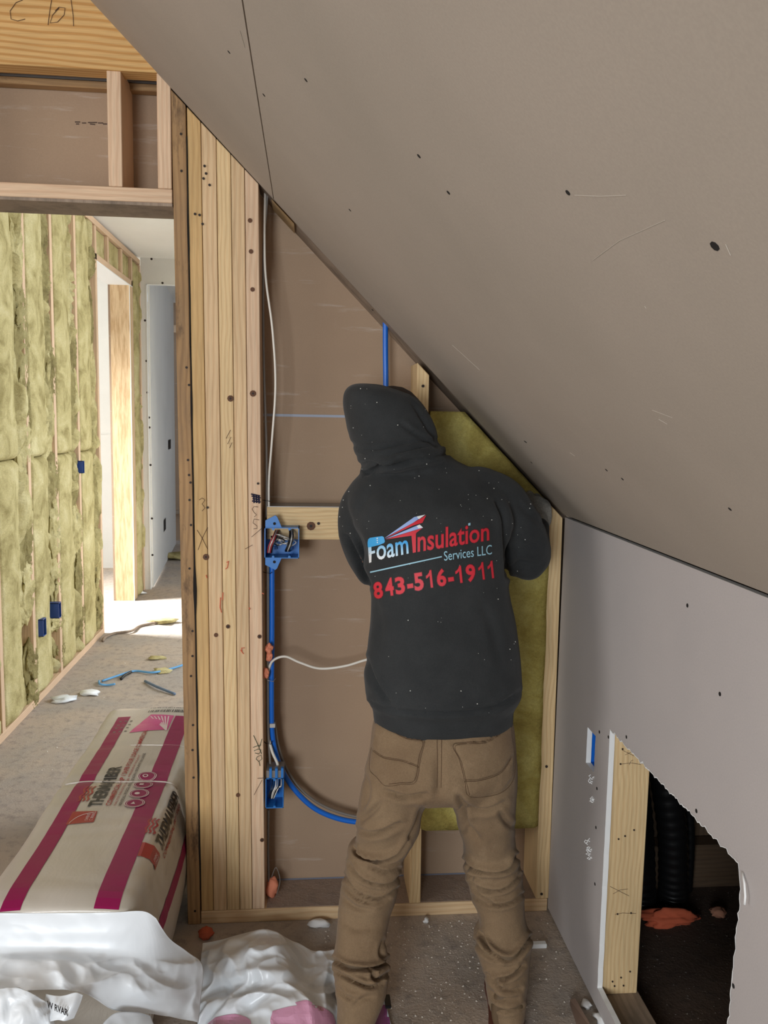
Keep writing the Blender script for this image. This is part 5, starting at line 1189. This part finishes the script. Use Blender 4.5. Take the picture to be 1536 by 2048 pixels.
# --- boots
def boot(hx_, hy, tx, ty):
    d = Vector((tx - hx_, ty - hy, 0)).normalized(); n = Vector((-d.y, d.x, 0)); L = (Vector((tx, ty, 0)) - Vector((hx_, hy, 0))).length
    V, Fc = [], []; prof = [(0, .030, .075), (.03, .036, .09), (.12, .038, .10), (.3, .037, .098), (.5, .040, .078), (.7, .047, .062), (.85, .044, .052), (.95, .034, .042), (1, .016, .030)]
    prof = crom(prof, 4); seg = 18
    for t, w_, h in prof:
        c = Vector((hx_, hy, 0)) + d * (t * L)
        for k in range(seg):
            a = 2 * math.pi * k / seg; V.append(c + n * (w_ * math.copysign(abs(math.cos(a)) ** .7, math.cos(a))) + Vector((0, 0, .012 + h / 2 * (1 + math.copysign(abs(math.sin(a)) ** .8, math.sin(a))))))
    m_ = len(prof)
    for i in range(m_ - 1):
        for k in range(seg): Fc.append((i * seg + k, (i + 1) * seg + k, (i + 1) * seg + (k + 1) % seg, i * seg + (k + 1) % seg))
    Fc.append(tuple(range(seg))); Fc.append(tuple((m_ - 1) * seg + k for k in range(seg))[::-1])
    sh = Vector((hx_, hy, 0)) + d * .055
    up = fuse('boot', [(V, Fc), limb([(sh.x, sh.y, .08, .040), (sh.x, sh.y + .005, .17, .040)])], .004, boot_m, man, 3)
    pts = [(t * L, w_ + .004) for t, w_, h in prof]; sv = []
    for zz in (0, .016):
        for sgn in (1, -1):
            for t, w_ in (pts if sgn > 0 else pts[::-1]): sv.append(Vector((hx_, hy, zz)) + d * (t * 1.01 - .002) + n * (sgn * w_))
    q = len(pts) * 2; F2 = [tuple(range(q))[::-1], tuple(q + k for k in range(q))] + [(k, (k + 1) % q, (k + 1) % q + q, k + q) for k in range(q)]
    meshob('sole', sv, F2, sole_m, up)
fR = P(1015, 2077, z=0); fL = P(706, 2100, z=0)
boot(fR.x - .002, fR.y - .0, fR.x + .048, fR.y + .235); boot(fL.x + .004, fL.y - .01, fL.x + .018, fL.y + .225)
# --- body inside the clothes, one continuous surface
def inner(rings, s): return [(py, (l + r_) / 2 - (r_ - l) / 2 * s, (l + r_) / 2 + (r_ - l) / 2 * s, y, b * s) for py, l, r_, y, b in rings]
nose = hc + fd * .092 + hu * -.012
parts = [ring_loft(inner(torso, .82), 28), ring_loft(inner(pelvis, .86), 28), ring_loft(inner(legL, .62), 20), ring_loft(inner(legR, .62), 20), limb([p[:3] + (p[3] * .72,) for p in armR]), limb([p[:3] + (p[3] * .72,) for p in armL]), limb([p[:3] + (p[3] * .74,) for p in forR]), limb([p[:3] + (p[3] * .74,) for p in forL]),
         ball(hc + hu * .012, 1, (.071, .090, .088), HR, 24), ball(hc + fd * .028 - hu * .045, 1, (.050, .058, .062), HR, 20), limb([tuple(hc + fd * .088 + hu * .018) + (.006,), tuple(nose + fd * .008 - hu * .004) + (.011,)], 10),
         ball(nose + hr * .011 - hu * .008, .007), ball(nose - hr * .011 - hu * .008, .007), ball(hc + hr * .071 - hu * .005, 1, (.010, .020, .032), HR, 12), ball(hc - hr * .071 - hu * .005, 1, (.010, .020, .032), HR, 12),
         ball(hc + fd * .085 - hu * .046, 1, (.022, .008, .005), HR, 12), ball(hc + fd * .083 - hu * .054, 1, (.020, .008, .005), HR, 12), ball(hc + fd * .082 + hu * .03, 1, (.045, .012, .008), HR, 12),
         limb([tuple(hc - hu * .05 - fd * .01) + (.052,), pt(810, 950, 1.97, .055)], 16)]
bd = fuse('body', parts, .0055, skin_m, man, 3)
for sg in (1, -1):
    e = ball(hc + fd * .079 + hu * .012 + hr * (sg * .030), .0115); meshob('eye', e[0], e[1], hood_w, man, True)
    e = ball(hc + fd * .0885 + hu * .011 + hr * (sg * .030), .0048); meshob('iris', e[0], e[1], hair_m, man.children[-1], True)
e = ball(hc + hu * .018 - fd * .012, 1, (.076, .086, .088), HR, 24); V, Fc = e; meshob('hair', V, Fc, hair_m, man, True)
# --- gloved hands: palm, four bent fingers of different length and a thumb from the side of the palm
def hand(wr, d, n, side, curl, name='glove'):
    d = d.normalized(); s = d.cross(n).normalized() * side; n = n - d * n.dot(d); n.normalize()   # n points out of the back of the hand
    k_ = wr + d * .085; parts = []
    R3 = Matrix((s, n, d)).transposed()
    parts.append(ball(wr + d * .045, 1, (.041, .016, .052), R3, 20)); parts.append(limb([tuple(wr - d * .05) + (.031,), tuple(wr) + (.029,), tuple(wr + d * .03) + (.025,)], 14))
    for q, (o_, ln) in enumerate([(-.030, .070), (-.010, .080), (.010, .075), (.029, .058)]):
        p0 = k_ + s * o_ - d * (.004 * abs(q - 1.3)) - d * .02; pts = [p0]; ang = 0; dd = d
        for j, f in enumerate((.30, .44, .30, .24)):
            ang += curl[j] if j < len(curl) else .3
            dirv = (d * math.cos(ang) - n * math.sin(ang)) + s * (o_ * 1.6); pts.append(pts[-1] + dirv.normalized() * ln * f)
        parts.append(limb([tuple(p) + (r2,) for p, r2 in zip(pts, (.0105, .0102, .0098, .009, .0078))], 12, 4))
    t0 = wr + d * .022 - s * .030; parts.append(limb([tuple(t0) + (.013,), tuple(t0 + (d * .6 - s * .75 - n * .25).normalized() * .034) + (.0115,), tuple(t0 + (d * .6 - s * .75 - n * .25).normalized() * .034 + (d * .95 - s * .1 - n * .4).normalized() * .028) + (.0095,)], 12, 4))
    return fuse(name, parts, .003, glove_m, man, 2)
wR = P(1076, 1060, y=2.11); hand(wR, Vector((.10, .42, .86)), Vector((.25, -1, .3)), 1, (.3, .5, .5, .4))
wL = P(855, 1066, y=2.122); hand(wL, Vector((.55, .15, .80)), Vector((-.1, -1, .15)), -1, (.1, .2, .3, .3))
# ------------------------------------------------------------ floor litter
random.seed(21)
def litter(name, px, py, r_, m, label, cat, sq=(1, 1, .5), group=None, seed=1):
    p = P(px, py, z=0); o = lump(name, p + Vector((0, 0, r_ * sq[2] * .85)), r_, m, None, seed, 2, .7, sq); props(o, label, cat, group)
litter('plaster_chunk', 637, 1852, .02, gyp, 'white plaster chunk on the floor left of the left leg', 'plaster', (1.4, .8, .5), 'plaster chunks', 4)
litter('plaster_chunk', 806, 1826, .018, gyp, 'white plaster chunk against the bottom plate between the legs', 'plaster', (1.3, .8, .6), 'plaster chunks', 5)
litter('plaster_chunk', 852, 1844, .008, gyp, 'small round plaster crumb between the legs near the plate', 'plaster', (1, 1, .8), 'plaster chunks', 6)
o = box('plaster_strip', .60, .655, 2.028, 2.044, .0, .012, gyp, None, .001); o.rotation_euler = (0, 0, 0); props(o, 'squared white plaster strip right of the right leg', 'plaster')
litter('plaster_chunk', 1172, 2012, .014, gyp, 'pale plaster chunk on the floor at the grey wall foot', 'plaster', (1, 1.3, .4), 'plaster chunks', 8)
litter('plaster_chunk', 1200, 2040, .016, gyp, 'pale plaster chunk nearest the camera at the grey wall foot', 'plaster', (.9, 1.3, .4), 'plaster chunks', 9)
# broken wallboard offcut lying by the wall
a = [P(1140, 2000, z=.012), P(1150, 1996, z=.02), P(1196, 2075, z=.02), P(1168, 2085, z=.012)]
V = a + [q - Vector((0, 0, .0115)) for q in a]
o = meshob('wallboard_offcut', V, [(0, 1, 2, 3), (7, 6, 5, 4), (0, 4, 5, 1), (1, 5, 6, 2), (2, 6, 7, 3), (3, 7, 4, 0)], plain('offcut_brown', srgb(120, 98, 84), .85)); fix_normals(o.data); props(o, 'narrow brown wallboard offcut leaning out of the picture by the grey wall', 'wallboard')
litter('orange_crumb', 1080, 1818, .006, orange, 'orange foam crumb in the back corner by the grey wall', 'foam', (1, 1, 1), None, 12)
# crumbs nobody could count
parts = []
for k in range(1500):
    if k < 1000 or k >= 1200: x, y = random.uniform(.02, .69), random.uniform(1.45, 2.17)
    elif k < 1200: x, y = random.uniform(-1.1, -.3), random.uniform(3, 6.6)
    else: x, y = random.uniform(.85, 1.5), random.uniform(1.2, 2.0)
    r_ = random.choice([.0007, .0008, .001, .0012, .0016, .0022, .003]) * (1 if k < 1000 or k >= 1200 else 1.8); a0 = random.uniform(0, 6)
    c = Vector((x, y, 0)); V = [c + Vector((r_ * math.cos(a0 + q * 1.57), r_ * math.sin(a0 + q * 1.57) * random.uniform(.6, 1), 0)) for q in range(4)] + [c + Vector((random.uniform(-.4, .4) * r_, 0, r_ * random.uniform(.7, 1.3)))]
    parts.append((V, [(0, 1, 4), (1, 2, 4), (2, 3, 4), (3, 0, 4)]))
V, Fc = join_data(parts); o = meshob('plaster_crumbs', V, Fc, plain('crumb', srgb(206, 198, 186), .9)); props(o, 'pale plaster crumbs scattered over the dusty floor', 'debris', None, 'stuff')
# hall litter
def fl_wire(pts, r_, m, label, group='wire scraps on the hall floor'):
    q = [P(a_, b2, z=.008 + .006 * (k % 2)) for k, (a_, b2) in enumerate(pts)]; o = tubes('wire_scrap', [crv(q, 5)], r_, m, None, 6); props(o, label, 'wire', group)
skyb = plain('pale_blue_wire', srgb(96, 158, 206), .5)
fl_wire([(204, 1362), (240, 1350), (270, 1342), (305, 1345), (340, 1338), (366, 1330)], .006, skyb, 'long thin blue wire scrap crossing the hall floor')
fl_wire([(290, 1362), (315, 1374), (350, 1388)], .007, plain('slate_wire', srgb(96, 116, 140), .5), 'straight dark wire scrap pointing towards the package')
fl_wire([(198, 1362), (200, 1368), (215, 1370), (230, 1368)], .006, skyb, 'short hooked blue wire scrap left on the hall floor')
fl_wire([(206, 1282), (210, 1275), (228, 1267), (262, 1262), (280, 1252), (318, 1244)], .009, pine_grey, 'long brown twig of wire by the sunlit strip of floor')
fl_wire([(242, 1358), (250, 1350), (262, 1344)], .008, black_w, 'short black wire scrap on the hall floor')
for k, (px, py, r_, m, lb) in enumerate([(128, 1402, .05, film, 'crumpled clear plastic piece by the hall bottom plate'), (177, 1389, .04, gyp, 'white torn paper piece on the hall floor'), (327, 1246, .07, wool_h, 'tuft of green wool in the sunlit strip of the hall'), (315, 1318, .035, wool_h, 'small tuft of green wool in mid hall'), (355, 1118, .12, wool_h, 'heap of green wool scraps by the far hall wall'), (325, 1345, .04, wool_h, 'flat wool scrap beside the long blue wire'), (272, 1188, .05, gyp, 'white plaster bits at the foot of the pale post')]):
    litter('scrap', px, py, r_, m, lb, 'scrap', (1.3, .9, .28), None, k + 30)
